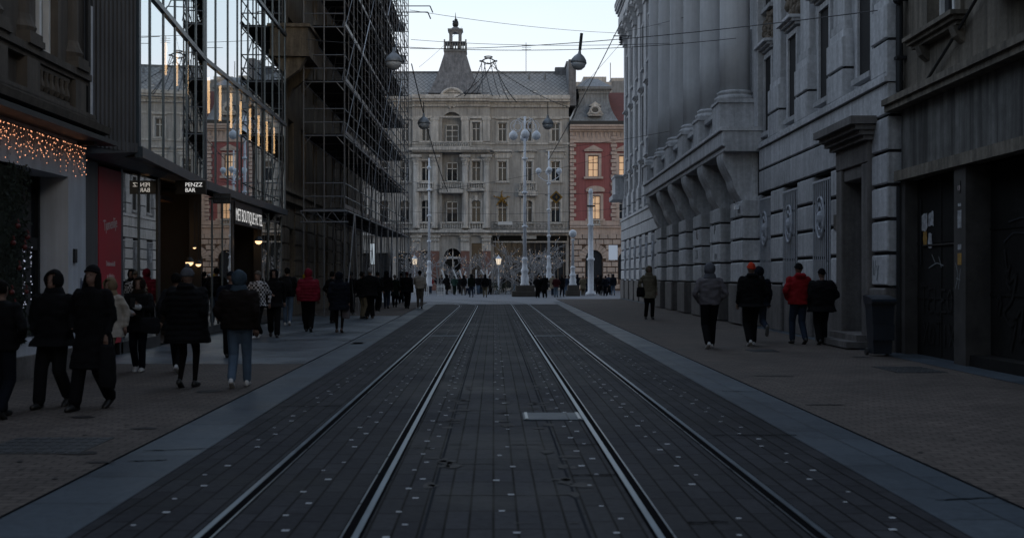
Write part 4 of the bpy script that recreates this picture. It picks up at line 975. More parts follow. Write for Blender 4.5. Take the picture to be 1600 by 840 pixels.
# surrounds, sills, hoods
for p in main_px+left_px+avant_px:
    o=-.5 if p in avant_px else 0
    for k,(a,b,w,s,ar) in enumerate(rows):
        q=MB(); x0=fx(p-w/2);x1=fx(p+w/2);z0=fz(b);z1=fz(a)
        q.box(x0-.22,x0-.01,o-.08,o+.02,z0,z1+.2); q.box(x1+.01,x1+.22,o-.08,o+.02,z0,z1+.2)
        if not ar: q.box(x0-.01,x1+.01,o-.08,o+.02,z1+.01,z1+.2)
        q.box(x0-.32,x1+.32,o-.22,o+.02,z0-.2,z0-.01)
        if k==0: q.box(x0-.3,x1+.3,o-.2,o+.02,z1+.4,z1+.55)
        if k==1 and p not in avant_px: q.box(x0-.55,x1+.55,o-.4,o+.02,z1+1.05,z1+1.25); q.box(x0-.35,x1+.35,o-.12,o+.02,z1+.35,z1+1.05)
        if ar:
            for i in range(9):
                t=math.pi*(i+.5)/9; r=w/28+.14; c=Vector((fx(p),0,z1-w/28)); q.box(c.x+r*math.cos(t)-.1,c.x+r*math.cos(t)+.1,o-.1,o+.02,c.z+r*math.sin(t)-.1,c.z+r*math.sin(t)+.1)
            q.prism([(fx(p)-.14,z1-.05),(fx(p)+.14,z1-.05),(fx(p)+.2,z1+.5),(fx(p)-.2,z1+.5)],o-.2,o+.02,'y')
        q.build('window_surround', M['grey_trim'], GF)
# carved swags as relief
q=MB(); rr=random.Random(2)
for p in main_px+left_px+avant_px:
    o=-.5 if p in avant_px else 0
    for i in range(26): q.sphere((fx(p)+rr.uniform(-1.1,1.1),o-.02,fz(291)+rr.uniform(-.9,.4) if p in avant_px or p==824.6 else fz(242)+rr.uniform(-.3,.3)),rr.uniform(.08,.18),6,4,sy=.7)
for i in range(60):
    t=rr.uniform(0,2*math.pi); r=rr.uniform(.2,1.2); q.sphere((fx(707)+r*math.cos(t)*.9,-.62,fz(156)+r*math.sin(t)*.8),rr.uniform(.08,.2),6,4)
q.build('carved_relief', M['grey_trim'], GF)
# string courses and cornices
q=MB()
for (x0,x1,o) in ((470,645.5,0),(764.5,890,0),(645,765,-.5)):
    q=MB(); q.box(fx(x0),fx(x1),o-.12,o+.02,fz(226),fz(223)); q.box(fx(x0),fx(x1),o-.3,o+.02,fz(163),fz(160)); q.box(fx(x0),fx(x1),o-.16,o+.02,fz(168),fz(163.2)); q.box(fx(x0),fx(x1),o-.1,o+.02,fz(185),fz(182.5))
    q.box(fx(x0),fx(x1),o-.7,o+.3,fz(160),fz(156.5)); q.box(fx(x0),fx(x1),o-.85,o+.4,fz(156.4),fz(153.5)); q.box(fx(x0),fx(x1),o-.6,o+.5,fz(153.4),fz(150))
    q.box(fx(x0),fx(x1),o-.35,o+.02,fz(368),fz(364.1))
    n=int((x1-x0)/5)
    for i in range(n): q.box(fx(x0)+.36*i,fx(x0)+.36*i+.18,o-.28,o-.15,fz(168),fz(165))
    q.build('cornice', M['grey_trim'], GF)
def balustrade(x0,x1,zb,zt,y0,name='balustrade',slab=.25,par=GF):
    q=MB(); q.box(x0-.1,x1+.1,y0-.06,y0+.75,zb-slab,zb); q.box(x0,x1,y0,y0+.16,zb,zb+.1); q.box(x0-.04,x1+.04,y0-.04,y0+.2,zt-.12,zt)
    n=max(3,int((x1-x0)/.24))
    for i in range(n): q.lathe([(.04,zb+.1),(.075,zb+(zt-zb)*.35),(.04,zb+(zt-zb)*.7),(.05,zt-.12)],(x0+.12+(x1-x0-.24)*i/(n-1),y0+.08,0),6)
    for x in (x0,x1-.14): q.box(x,x+.14,y0,y0+.17,zb,zt-.12)
    return q.build(name, M['grey_trim'], par)
balustrade(fx(675),fx(737),fz(232),fz(223),-1.35); q=MB(); q.box(fx(640),fx(770),-1.45,-.4,fz(236.5),fz(232.8)); q.box(fx(645),fx(766),-1.2,-.4,fz(239),fz(236.6)); q.build('balcony_slab', M['grey_trim'], GF)
balustrade(fx(689),fx(723),fz(297),fz(285),-1.3,slab=.4); balustrade(fx(654),fx(678),fz(296),fz(286),-1.05); balustrade(fx(732),fx(757),fz(296),fz(286),-1.05); balustrade(fx(811),fx(838.5),fz(300),fz(285.5),-.7,slab=.45)
balustrade(fx(689),fx(723),fz(359),fz(347.5),-1.0,slab=.1); balustrade(fx(655),fx(677),fz(359),fz(348),-.85,slab=.1); balustrade(fx(733),fx(756),fz(359),fz(348),-.85,slab=.1)
q=MB(); q.box(fx(630),fx(890),-1.35,-.3,fz(363.8),fz(360.2)); q.build('balcony_slab', M['grey_trim'], GF)
for (x0,x1) in ((768,888),(580,642)):
    q=MB(); zb,zt=fz(360),fz(347)
    q.box(fx(x0),fx(x1),-1.28,-1.24,zt-.05,zt); q.box(fx(x0),fx(x1),-1.28,-1.24,zb+.05,zb+.1)
    n=int((x1-x0)*DF/F/.16)
    for i in range(n): q.box(fx(x0)+.16*i,fx(x0)+.16*i+.02,-1.27,-1.25,zb,zt)
    for i in range(n//5):
        q.tube([(fx(x0)+.8*i+.4+.22*math.cos(t),-1.26,(zb+zt)/2+.22*math.sin(t)) for t in [math.pi*k/4 for k in range(9)]],.018,4)
    q.build('iron_railing', M['iron'], GF)
q=MB(); q.box(fx(778),fx(800),-1.32,-1.29,fz(352),fz(347)); q.build('balcony_banner', M['globe'], GF)
# columns of the projecting bays
for p in (651,680,727,760):
    q=MB(); q.lathe([(.42,fz(357)),(.44,fz(355)),(.36,fz(352)),(.36,fz(310)),(.33,fz(260))],(fx(p),-.62,0),16); co=q.build('column', M['grey_trim'], GF, smooth=True)
    q=MB(); q.lathe([(.33,fz(260)),(.36,fz(258)),(.34,fz(256)),(.5,fz(249)),(.56,fz(247))],(fx(p),-.62,0),12); q.box(fx(p)-.6,fx(p)+.6,-1.2,-.3,fz(247),fz(243))
    for k in range(8):
        t=k*math.pi/4; q.sphere((fx(p)+.42*math.cos(t),-.62+.42*math.sin(t),fz(251)),.12,6,4)
    q.build('capital', M['grey_trim'], co)
    q=MB(); q.box(fx(p)-.4,fx(p)+.4,-.7,-.4,fz(222),fz(185)); q.box(fx(p)-.5,fx(p)+.5,-.75,-.4,fz(189),fz(185.5)); q.build('pilaster', M['grey_trim'], GF)
    q=MB(); q.box(fx(p)-.5,fx(p)+.5,-.85,-.4,fz(392),fz(368)); q.box(fx(p)-.62,fx(p)+.62,-1.0,-.4,fz(371),fz(368))
    for k in range(5): q.sphere((fx(p)-.4+.2*k,-.9,fz(376)),.14,6,4)
    pi=q.build('pier', M['grey_trim'], GF); q=MB(); q.box(fx(p)-.48,fx(p)+.48,-.82,-.4,0,fz(392)); q.build('pier_base', mat('reddish_marble',(.17,.085,.07),.6,var=.3,scale=2,bump=0) if 'rm' not in M else M['rm'], GF)
M['rm']=bpy.data.materials['reddish_marble']
# star of golden garland and amber diamond sign on the facade
SG = thing('garland_star', 'golden Christmas garland hung over an arched window of the grey facade', 'garland', (fx(784),DF-.35,fz(311)))
q=MB(); rr=random.Random(8)
for k in range(5):
    t=math.pi/2+k*2*math.pi/5; 
    for j in range(10): q.sphere((math.cos(t)*.1*j+rr.uniform(-.08,.08),rr.uniform(-.1,.1),math.sin(t)*.09*j+rr.uniform(-.08,.08)),.13-.006*j,6,4)
q.build('garland', M['gold'], SG)
q=MB(); q.tube([(0,-.05,0),(0,.3,.3)],.03,5); q.build('bracket',M['iron'],SG)
# roof
RF=MB(); ez=fz(150); rz=CH+(VY-113)*131/F
RF.quad((fx(470),-.3,ez),(fx(889),-.3,ez),(fx(889),6.2,rz),(fx(470),6.2,rz)); RF.quad((fx(470),6.2,rz),(fx(889),6.2,rz),(fx(889),14,ez),(fx(470),14,ez))
ro=RF.build('roof', M['slate'], GF)
q=MB(); q.box(fx(470),fx(889),6.0,6.4,rz-.05,rz+.12); q.build('ridge_cap', M['zinc'], ro)
q=MB(); q.box(fx(888.5),fx(900),-.1,9,fz(165),fz(124)+2.2); q.box(fx(887),fx(901),2.5,9.2,fz(124)+2.2,fz(124)+2.5); q.box(fx(888.5)-1.2,fx(888.5),5.5,6.6,rz-.5,rz+.5); q.build('party_wall', M['tower'], GF)
for px,py in ((790,146),(836,146)):
    q=MB(); yy=.7; x=fx(px); q.box(x-.28,x+.28,yy-.1,yy+.5,ez+.1,ez+.75); sk=q.build('skylight', M['zinc'], ro)
    q=MB(); q.box(x-.2,x+.2,yy-.13,yy-.1,ez+.2,ez+.65); q.build('pane', M['globe'], sk)
for px in (828,853):
    q=MB(); x=fx(px); q.lathe([(.15,ez+2.4),(.15,ez+2.8),(.06,ez+3.2)],(x,3.2,0),8); q.build('roof_vent', M['zinc'], ro)
# tower roof
TW=MB(); cx=(711.7-VX)*127.2/F; cy=2.2
zt=lambda py: CH+(VY-py)*127.2/F
pr=[(2.95,152),(2.72,146),(2.45,137),(2.14,127),(1.88,117),(1.66,107),(1.45,97),(1.28,89),(1.2,83)]
for (w0,a),(w1,b) in zip(pr,pr[1:]):
    P=[(cx+s*w0,cy+t*w0*.9,zt(a)) for s,t in ((-1,-1),(1,-1),(1,1),(-1,1))]; Q=[(cx+s*w1,cy+t*w1*.9,zt(b)) for s,t in ((-1,-1),(1,-1),(1,1),(-1,1))]
    for k in range(4): TW.quad(P[k],P[(k+1)%4],Q[(k+1)%4],Q[k])
TW.quad(*[(cx+s*1.24,cy+t*1.1,zt(83)) for s,t in ((-1,-1),(1,-1),(1,1),(-1,1))])
to=TW.build('tower_roof', M['tower'], GF)
q=MB(); q.box(cx-1.3,cx+1.3,cy-1.2,cy+1.2,zt(83),zt(80)); q.box(cx-1.25,cx+1.25,cy-1.15,cy+1.15,zt(69),zt(68))
for k in range(9):
    for s_ in (-1,1): q.tube([(cx-1.15+.2875*k,cy+s_*1.1,zt(80)),(cx-1.15+.2875*k,cy+s_*1.1,zt(69))],.05,6)
for s_ in (-1,1):
    for t_ in (-1,1): q.box(cx+s_*1.2-.08,cx+s_*1.2+.08,cy+t_*1.1-.08,cy+t_*1.1+.08,zt(80),zt(65))
q.build('tower_balustrade', M['zinc'], to)
q=MB()
for s_ in (-1,1):
    for t_ in (-1,1): q.box(cx+s_*.52-.17,cx+s_*.52+.17,cy+t_*.5-.15,cy+t_*.5+.15,zt(80),zt(52))
q.box(cx-.75,cx+.75,cy-.7,cy+.7,zt(52),zt(49.5)); q.box(cx-.85,cx+.85,cy-.8,cy+.8,zt(49.5),zt(47)); q.arch(cx,.72,zt(52)-.36,cy-.66,cy-.36); q.lathe([(.6,zt(47)),(.45,zt(44)),(.15,zt(42))],(cx,cy,0),10)
q.build('lantern', M['zinc'], to)
q=MB(); q.sphere((cx,cy,zt(38)),.36,10,7,sz=1.2); q.tube([(cx-.3,cy,zt(33)),(cx,cy,zt(36)),(cx+.3,cy,zt(34))],.12,6); q.tube([(cx,cy,zt(36)),(cx,cy,zt(20))],[.1,.02],6); q.sphere((cx+.05,cy,zt(32)),.2,8,5); q.build('finial', M['iron'], to)
q=MB()
for i in range(13):
    t=math.pi*i/12; t2=math.pi*(i+1)/12
    if i<12: q.tube([(fx(707)+1.35*math.cos(t),-.9,fz(158)+1.25*math.sin(t)),(fx(707)+1.35*math.cos(t2),-.9,fz(158)+1.25*math.sin(t2))],.16,6)
q.prism([(fx(707)+1.3*math.cos(math.pi*i/12),fz(158)+1.2*math.sin(math.pi*i/12)) for i in range(13)],-.85,-.6,'y'); q.build('pediment', M['grey_trim'], GF)
q=MB()
for i in range(60):
    x=fx(657)+i*.127
    if abs(x-fx(707))<1.3: continue
    q.box(x,x+.03,-.9,-.87,fz(150),fz(147.5))
q.box(fx(656),fx(765),-.9,-.87,fz(147.6),fz(147)); q.build('roof_railing', M['iron'], GF)
AN=MB(); x=fx(824.5); AN.tube([(x,6.3,rz-.3),(x,6.3,CH+(VY-66)*131/F)],.035,5)
for k in range(3): AN.tube([(x-.5,6.3,rz+3.2-.25*k),(x+.6,6.3,rz+3.2-.25*k)],.02,4)
AN.build('antenna', M['iron'], GF)

# ================================================================ SQUARE: pink building
PK = thing('pink_building', 'pink plastered building with pale quoins and grey mansard roof on the square', 'building', (0,DF,0))
bx=[927,975,1023,1071,1119]
o=[]
for p in bx: o += [(fx(p-8),fx(p+8),fz(276),fz(243)),(fx(p-5),fx(p+11),fz(342),fz(306)) if p==927 else (fx(p-8),fx(p+8),fz(342),fz(306))]
q=MB(); q.wall(fx(890),fx(1150),fz(345),fz(198),o,.3,0.0); q.box(fx(890),fx(1150),.36,14,0,fz(190)); q.build('wall', M['pink'], PK)
lo=[(fx(p-13),fx(p+13),0,fz(391)) for p in (928,1023,1119)]+[(fx(p-9),fx(p+9),1.2,fz(395)) for p in (975,1071)]
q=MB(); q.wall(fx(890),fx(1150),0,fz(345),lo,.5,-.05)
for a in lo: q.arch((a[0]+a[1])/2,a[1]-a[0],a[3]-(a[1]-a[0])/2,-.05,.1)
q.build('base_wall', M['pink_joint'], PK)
q=MB(); rh=.62
k=0; z=.1
while z<fz(366):
    segs=[]; cur=fx(890)
    for a in sorted(lo):
        if z<a[3]+.35 and z+rh>a[2]: segs.append((cur,a[0]-(.35 if z+rh>a[3]-.9 else .05))); cur=a[1]+(.35 if z+rh>a[3]-.9 else .05)
    segs.append((cur,fx(1150)))
    for a,b in segs:
        x=a+(.45 if k%2 else 0)*1
        if k%2 and b-a>.5: q.cbox(a+.03,a+.42,-.2,-.04,z+.055,z+rh-.055,.04)
        while x<b-.1:
            e=min(x+.95,b); q.cbox(x+.03,e-.03,-.2,-.04,z+.055,z+rh-.055,.04); x+=.95
    z+=rh; k+=1
for a in lo:
    c=(a[0]+a[1])/2; r=(a[1]-a[0])/2
    for i in range(11):
        t=math.pi*(i+.5)/11; r0=r+.04; r1=r+.75; d=.5*math.pi/11*.88
        q.prism([(c+r0*math.cos(t-d),a[3]-r+r0*math.sin(t-d)),(c+r1*math.cos(t-d),a[3]-r+r1*math.sin(t-d)),(c+r1*math.cos(t+d),a[3]-r+r1*math.sin(t+d)),(c+r0*math.cos(t+d),a[3]-r+r0*math.sin(t+d))],-.26,-.2,'y')
q.build('rusticated_blocks', M['pink_stone'], PK)
for xq in (890,954,1003,1051,1099,1140):
    q=MB(); w=10; z=fz(345); k=0
    while z<fz(206):
        ww=w/14*(1.0 if k%2 else .68); x0=fx(xq)+(0 if xq==890 else (1.0*w/14-ww)/2*1.0); q.cbox(x0,x0+ww,-.22,.01,z+.03,z+.395,.04); z+=.43; k+=1
    q.build('quoins', M['pink_trim'], PK)
q=MB()
q.box(fx(890),fx(1150),-.3,.02,fz(352),fz(345)); q.box(fx(890),fx(1150),-.42,.02,fz(356),fz(353)); q.box(fx(890),fx(1150),-.2,.02,fz(366),fz(356.2))
q.box(fx(890),fx(1150),-.2,.02,fz(223),fz(220)); q.box(fx(890),fx(1150),-.12,.02,fz(219.8),fz(206)); q.box(fx(890),fx(1150),-.35,.02,fz(205.8),fz(203)); q.box(fx(890),fx(1150),-.7,.3,fz(202.8),fz(199)); q.box(fx(890),fx(1150),-.85,.3,fz(198.8),fz(196))
for i in range(40):
    x=fx(890)+.2+.46*i; q.prism([(-.1,fz(218)),(-.35,fz(207)),(-.1,fz(207))],x,x+.16,'x')
q.build('cornice', M['pink_trim'], PK)
for p in bx:
    for (a,b,c) in ((243,276,p),(306,342,p+3 if p==927 else p)):
        q=MB(); x0=fx(c-8);x1=fx(c+8)
        q.box(x0-.32,x0-.01,-.15,.02,fz(b),fz(a)+.25); q.box(x1+.01,x1+.32,-.15,.02,fz(b),fz(a)+.25); q.box(x0-.01,x1+.01,-.15,.02,fz(a)+.01,fz(a)+.25)
        q.box(x0-.5,x1+.5,-.35,.02,fz(b)-.25,fz(b)-.01); q.box(x0-.45,x1+.45,-.3,.02,fz(a)+.45,fz(a)+.6)
        if a==243: q.prism([(x0-.5,fz(a)+.6),(x1+.5,fz(a)+.6),((x0+x1)/2,fz(a)+1.15)],-.35,.02,'y')
        else:
            n=10; q.prism([(x0-.5,fz(a)+.6)]+[((x0+x1)/2+(x1-x0+1)/2*math.cos(math.pi*(n-i)/n),fz(a)+.6+.5*math.sin(math.pi*i/n)) for i in range(n+1)][::1]+[(x1+.5,fz(a)+.6)],-.32,.02,'y')
        q.build('window_surround', M['pink_trim'], PK)
for i,p in enumerate(bx):
    fwindow(PK,p,16,243,276,.22,lit=True if i!=3 else False,bars=2); fwindow(PK,p+(3 if p==927 else 0),16,306,342,.22,lit=i in(0,2,4),shade=0,bars=2)
    for (a,b,c,d) in ():
        pass
for a in lo:
    q=MB(); q.box(a[0],a[1],.35,.4,a[2],a[3]); q.build('doorway', M['glass'], PK)
for p in bx:
    balustrade(fx(p-6),fx(p+10),fz(352)+.05,fz(343),-.5,slab=.1,par=PK)
# mansard
def mans(xa,xb):
    q=MB(); zb=fz(190); n=8; P=[]
    for i in range(n+1):
        t=i/n; ins=1.05*(1-(1-t)**1.9)*1.0; P.append((ins*.95, ins*1.6, zb+ (fz(143)-zb)*t))
    for (i0,o0,z0),(i1,o1,z1) in zip(P,P[1:]):
        q.quad((xa+i0,o0,z0),(xb-i0,o0,z0),(xb-i1,o1,z1),(xa+i1,o1,z1)); q.quad((xb-i0,o0,z0),(xb-i0,10,z0),(xb-i1,10,z1),(xb-i1,o1,z1)); q.quad((xa+i0,10,z0),(xa+i0,o0,z0),(xa+i1,o1,z1),(xa+i1,10,z1))
    i1,o1,z1=P[-1]
    mo=q.build('mansard_roof', M['zinc'], PK)
    q=MB(); q.box(xa+i1-.1,xb-i1+.1,o1-.1,10,z1,z1+.5); q.box(xa+i1-.35,xb-i1+.35,o1-.35,10,z1+.5,z1+.8)
    x0=xa+i1-.35;x1=xb-i1+.35; q.add([(x0,o1-.35,z1+.8),(x1,o1-.35,z1+.8),(x1,10,z1+.8),(x0,10,z1+.8),((x0+x1)/2-.6,o1+2.2,z1+2.1),((x0+x1)/2+.6,o1+2.2,z1+2.1)],[(0,1,5,4),(1,2,5),(2,3,4,5),(3,0,4)])
    for k in range(14): q.box(x0+.3+k*(x1-x0-.6)/13-.06,x0+.3+k*(x1-x0-.6)/13+.06,o1-.25,o1-.1,z1+.3,z1+.5)
    q.build('roof_cap', M['zinc'], mo)
    c=(xa+xb)/2; q=MB(); z=fz(172); q.lathe
    q.box(c-.75,c+.75,-.05,1.2,fz(181),fz(178)); 
    for i in range(16):
        t0=2*math.pi*i/16;t1=2*math.pi*(i+1)/16; q.tube([(c+.5*math.cos(t0),-.02,z+.42*math.sin(t0)),(c+.5*math.cos(t1),-.02,z+.42*math.sin(t1))],.15,6)
    q.box(c-.6,c-.3,.02,1.2,z-.5,z+.3); q.box(c+.3,c+.6,.02,1.2,z-.5,z+.3); q.prism([(c-.7,z+.45),(c+.7,z+.45),(c,z+.95)],-.1,.9,'y'); 
    for s_ in(-1,1): q.prism([(c+s_*.5,z-.5),(c+s_*.95,z-.5),(c+s_*.55,z+.1)][::s_],-.05,.2,'y')
    do=q.build('dormer', M['grey_trim'], mo); q=MB(); q.lathe; q.prism([(c+.4*math.cos(2*math.pi*i/14),z+.34*math.sin(2*math.pi*i/14)) for i in range(14)],.0,.03,'y'); q.build('pane', M['glass'], do)
mans(fx(893),fx(967)); mans(fx(1040),fx(1114))
q=MB(); q.box(fx(890),fx(1150),-.6,.4,fz(196),fz(190)); q.build('gutter', M['iron'], PK)
q=MB(); q.quad((fx(962),.4,fz(190)),(fx(1044),.4,fz(190)),(fx(1044),6,fz(190)+4.2),(fx(950),6,fz(190)+4.2)); q.build('tile_roof', M['redroof'], PK); q=MB(); q.quad((fx(1110),.4,fz(190)),(fx(1150),.4,fz(190)),(fx(1150),6,fz(190)+4.2),(fx(1100),6,fz(190)+4.2)); q.build('tile_roof', M['redroof'], PK)
# distant pale block
DB = thing('pale_rooftop_block', 'pale plain building block rising behind the pink building roof', 'building', (0,152,0))
s_=152/F; X=lambda p:(p-VX)*s_; Z=lambda p:CH+(VY-p)*s_
q=MB(); q.box(X(898),X(1120),0,12,0,Z(128)); q.box(X(912),X(948),.5,6,Z(128),Z(119)); q.box(X(955),X(985),-.1,8,Z(128),Z(122)); q.build('wall', M['grey_trim'], DB)
q=MB(); q.box(X(957),X(990),-.2,-.05,Z(152),Z(127)); q.build('screen_panel', M['zinc'], DB)
q=MB(); q.tube([(X(955),1,Z(122)),(X(955),1,Z(96))],.05,5); q.build('antenna', M['iron'], DB)
# ================================================================ LAMPS
def ornate_base(q, r, z0, h, n=12):
    q.lathe([(r*2.6,z0),(r*2.6,z0+h*.05),(r*2.1,z0+h*.12),(r*2.3,z0+h*.3),(r*1.6,z0+h*.42),(r*2.2,z0+h*.5),(r*2.2,z0+h*.55),(r*1.5,z0+h*.62),(r*1.3,z0+h*.85),(r*1.9,z0+h*.9),(r*1.0,z0+h)],(0,0,0),n)
def tri_lamp(label, px, Y, ybase, ytop, globes, gr, pedestal=None, scroll=True, r=.12, group='white candelabra lamp posts on the square'):
    X=(px-VX)*Y/F; zb=CH+(VY-ybase)*Y/F; zt=CH+(VY-ytop)*Y/F
    L=thing('street_lamp',label,'street lamp',(X,Y,0),group=group)
    q=MB(); ornate_base(q,r,zb,2.2); q.lathe([(r*1.1,zb+2.2),(r*.8,zb+(zt-zb)*.6),(r*.6,zt)],(0,0,0),12)
    for t in (.35,.55,.75): q.lathe([(r*1.5,zb+(zt-zb)*t-.08),(r*1.7,zb+(zt-zb)*t),(r*1.5,zb+(zt-zb)*t+.08)],(0,0,0),12)
    q.build('post', M['offwhite'], L, smooth=True)
    zg=CH+(VY-globes[1])*Y/F; dx=globes[0]*Y/F
    for a in (0,1,2,3):
        d=Vector((math.cos(a*math.pi/2),math.sin(a*math.pi/2),0))*dx
        if a==3: pass
        q=MB(); q.tube([(0,0,zg-.9),(d.x*.5,d.y*.5,zg-.75),(d.x,d.y,zg-.45),(d.x,d.y,zg-.25)] if not scroll else [(0,0,zt-.5),(d.x*.6,d.y*.6,zt-.15),(d.x,d.y,zt-.7),(d.x,d.y,zg+gr)],.035,6); ao=q.build('arm', M['offwhite'], L)
        if scroll:
            q=MB()
            for rr_,cx_,cz in ((.45,.75,-.75),(.28,.62,-.8),(.25,.25,-.3)):
                q.tube([Vector((d.x*cx_*1.0,d.y*cx_*1.0,zt+cz))+d.normalized()*rr_*math.cos(t)+Vector((0,0,rr_*math.sin(t))) for t in [2*math.pi*k/12 for k in range(13)]],.022,5)
            q.build('scroll', M['offwhite'], ao)
        if a in (0,2,3,1):
            q=MB(); q.sphere((d.x,d.y,zg),gr,16,10); g_=q.build('lamp_globe', M['opal'], L, smooth=True)
            q=MB(); q.lathe([(gr*.5,zg+gr*.85),(gr*.3,zg+gr*1.15)],(d.x,d.y,0),10) if scroll else q.lathe([(gr*.25,zg-gr*1.25),(gr*.5,zg-gr*.85)],(d.x,d.y,0),10); q.build('globe_cap', M['offwhite'], g_)
    if pedestal:
        q=MB()
        for (w,z0,z1) in pedestal: q.cbox(-w/2,w/2,-w/2,w/2,z0,z1,.03)
        q.build('lamp_pedestal', M['pedestal'], L)
    return L
tri_lamp('tallest white ornate candelabra lamp on a stepped stone pedestal mid square',820,86,446,182,(18,212),.34,[(2.0,-.02,.42),(1.45,.42,.86)],r=.135)
tri_lamp('second tall white candelabra lamp with small globes right of the pedestal lamp',857.5,93,440,236,(16,267),.25,None,False,r=.10)
L=tri_lamp('slim white candelabra post left of the tower, near the scaffold',670.5,95,447,247,(0.5,262),.16,None,False,r=.11)
GLP=thing('globe_lamp','short white post with one large white globe on a dark block','street lamp',at(895,462,88)*1); GLP.location.z=0
q=MB(); ornate_base(q,.12,.85,1.5); q.lathe([(.12,2.3),(.08,4.3),(.16,4.4),(.1,4.5)],(0,0,0),12); q.build('post',M['offwhite'],GLP,smooth=True)
q=MB(); q.sphere((0,0,4.9),.31,18,12); q.build('lamp_globe',M['opal'],GLP,smooth=True); q=MB(); q.cbox(-.55,.55,-.55,.55,-.02,.45,.03); q.cbox(-.42,.42,-.42,.42,.45,.85,.03); q.build('lamp_pedestal',M['pedestal'],GLP)
PO=thing('white_pole','plain thick white catenary pole on the square right of the globe lamp','pole',at(923,461,91)*1); PO.location.z=0
q=MB(); q.lathe([(.42,-.02),(.42,.2),(.24,.35),(.24,2.8),(.32,2.85),(.32,3.0),(.22,3.05),(.2,5.6),(.27,5.65),(.27,5.75),(.19,5.8),(.17,8.3),(.2,8.4),(.12,8.65)],(0,0,0),14); q.build('pole_shaft',M['offwhite'],PO,smooth=True); q=MB(); q.tube([(0,0,7.9),(.25,0,7.9)],.04); q.box(-.3,.3,-.3,.3,7.2,7.3); q.build('pole_bracket',M['iron'],PO)
def lantern(px,py,Y,label):
    p=at(px,py,Y); L=thing('lantern_lamp',label,'street lamp',(p.x,Y,0),group='lit lanterns in the square')
    q=MB(); q.lathe([(.2,0),(.18,.4),(.08,.6),(.05,p.z-.5),(.12,p.z-.42)],(0,0,0),10); q.build('post',M['offwhite'],L,smooth=True)
    q=MB(); q.lathe([(.14,p.z-.35),(.24,p.z+.15)],(0,0,0),6); q.build('lantern_glass',M['lantern'],L)
    q=MB(); q.lathe([(.28,p.z+.15),(.1,p.z+.35),(.03,p.z+.5)],(0,0,0),6)
    for k in range(6):
        t=k*math.pi/3; q.tube([(.15*math.cos(t),.15*math.sin(t),p.z-.35),(.25*math.cos(t),.25*math.sin(t),p.z+.15)],.015,4)
    q.build('lantern_cap',M['offwhite'],L)
lantern(648,407,100,'lit warm lantern on a post near the scaffold end'); lantern(779,407,98,'lit warm lantern on a post left of the tallest candelabra lamp')
# hanging lamps over the street
def hang_lamp(px,py,Y,r,label,tilt=0,stem=.5,gpt=None):
    p=at(px,py,Y); L=thing('hanging_lamp',label,'street lamp',p,group='grey globe lamps hung on wires over the street')
    q=MB(); q.lathe([(.001,-r),(r*.5,-r*.87),(r*.86,-r*.5),(r,0)],(0,0,0),20); q.build('globe_glass',M['globe'],L,smooth=True)
    q=MB(); q.lathe([(r*1.03,-.02),(r*1.03,.02),(r*.93,r*.4),(r*.62,r*.82),(r*.22,r*1.15),(r*.16,r*1.5),(.03,r*1.7)],(0,0,0),20); q.build('lamp_housing',M['globe_top'],L,smooth=True)
    q=MB(); q.tube([(0,0,r*1.6),(0,0,r*1.6+stem)],.018 if not tilt else .05,8); q.build('lamp_stem',M['iron'],L)
    L.rotation_euler=(0,R(tilt),0); return L
hang_lamp(615,97,33.3,.25,'nearest hanging grey globe lamp in front of the scaffold',0,.55)
hang_lamp(904,98,36.5,.255,'hanging grey globe lamp against the sky, swung aside on its stem',6,.55)
hang_lamp(662,193,46.5,.25,'hanging grey globe lamp left of the tower facade',0,.5)
hang_lamp(856,194,50,.25,'hanging grey globe lamp before the facade, beside the tallest candelabra lamp',0,.6)
# ================================================================ WIRES
def wire(p,q_,r,sag,label,name='overhead_wire'):
    n=16; pts=[]
    for i in range(n+1):
        t=i/n; v=p.lerp(q_,t); v.z-=sag*4*t*(1-t); pts.append(v)
    w=MB(); w.tube(pts,r,5); return tag(w.build(name,M['wire']),label,'wire',None)
wire(at(640,76,48),at(1408,12,22.3),.012,.25,'long overhead wire from the scaffold corner to the shop building drainpipe')
wire(at(640,16,45),at(968,52,60),.010,.15,'upper thin overhead wire crossing the sky from scaffold towards the columns')
wire(at(968,52,60),at(1070,27,46),.014,.02,'short wire from the insulator up to the palace columns')
wire(at(642,62,60),at(1068,67,46.5),.012,.2,'middle overhead wire crossing the sky to the fourth column')
wire(at(968,70,60),at(880,165,84),.010,.1,'thin slanting wire from the insulator down to the square')
wire(at(971,34,70),at(857,250,88),.030,.2,'thick slanting cable from the palace cornice to the second candelabra lamp')
wire(at(643,100,60),at(700,300,84),.03,.6,'black slack cable hanging down from the scaffold corner')
wire(at(655,105,60),at(722,42,75),.008,.1,'faint slanting wire left of the tower')
wire(at(1068,201,46.5),at(640,240,62),.010,.4,'low thin wire crossing in front of the grey facade')
wire(at(640,330,84),at(970,325,82),.012,.3,'low overhead wire along the arched windows of the grey facade')
wire(at(640,283,88),at(965,300,84),.012,.5,'overhead wire at balcony height before the grey facade')
wire(at(650,300,62),at(960,240,70),.010,.3,'slanting wire before the second floor of the grey facade')
wire(at(615,80,33.3)-Vector((2.6,0,-.35)),at(1150,60,34.6),.010,.35,'span wire carrying the nearest hanging lamp across the street')
IN=MB(); p=at(970,58,59.5)
for k in range(4): IN.lathe([(.05,-.12*k),(.12,-.12*k-.04),(.05,-.12*k-.09)],p,10)
IN.tube([p+Vector((-.4,0,.05)),p+Vector((.4,0,.05))],.03,5)
tag(IN.build('insulator',M['wire']),'dark insulator on the wire next to the palace cornice','insulator')
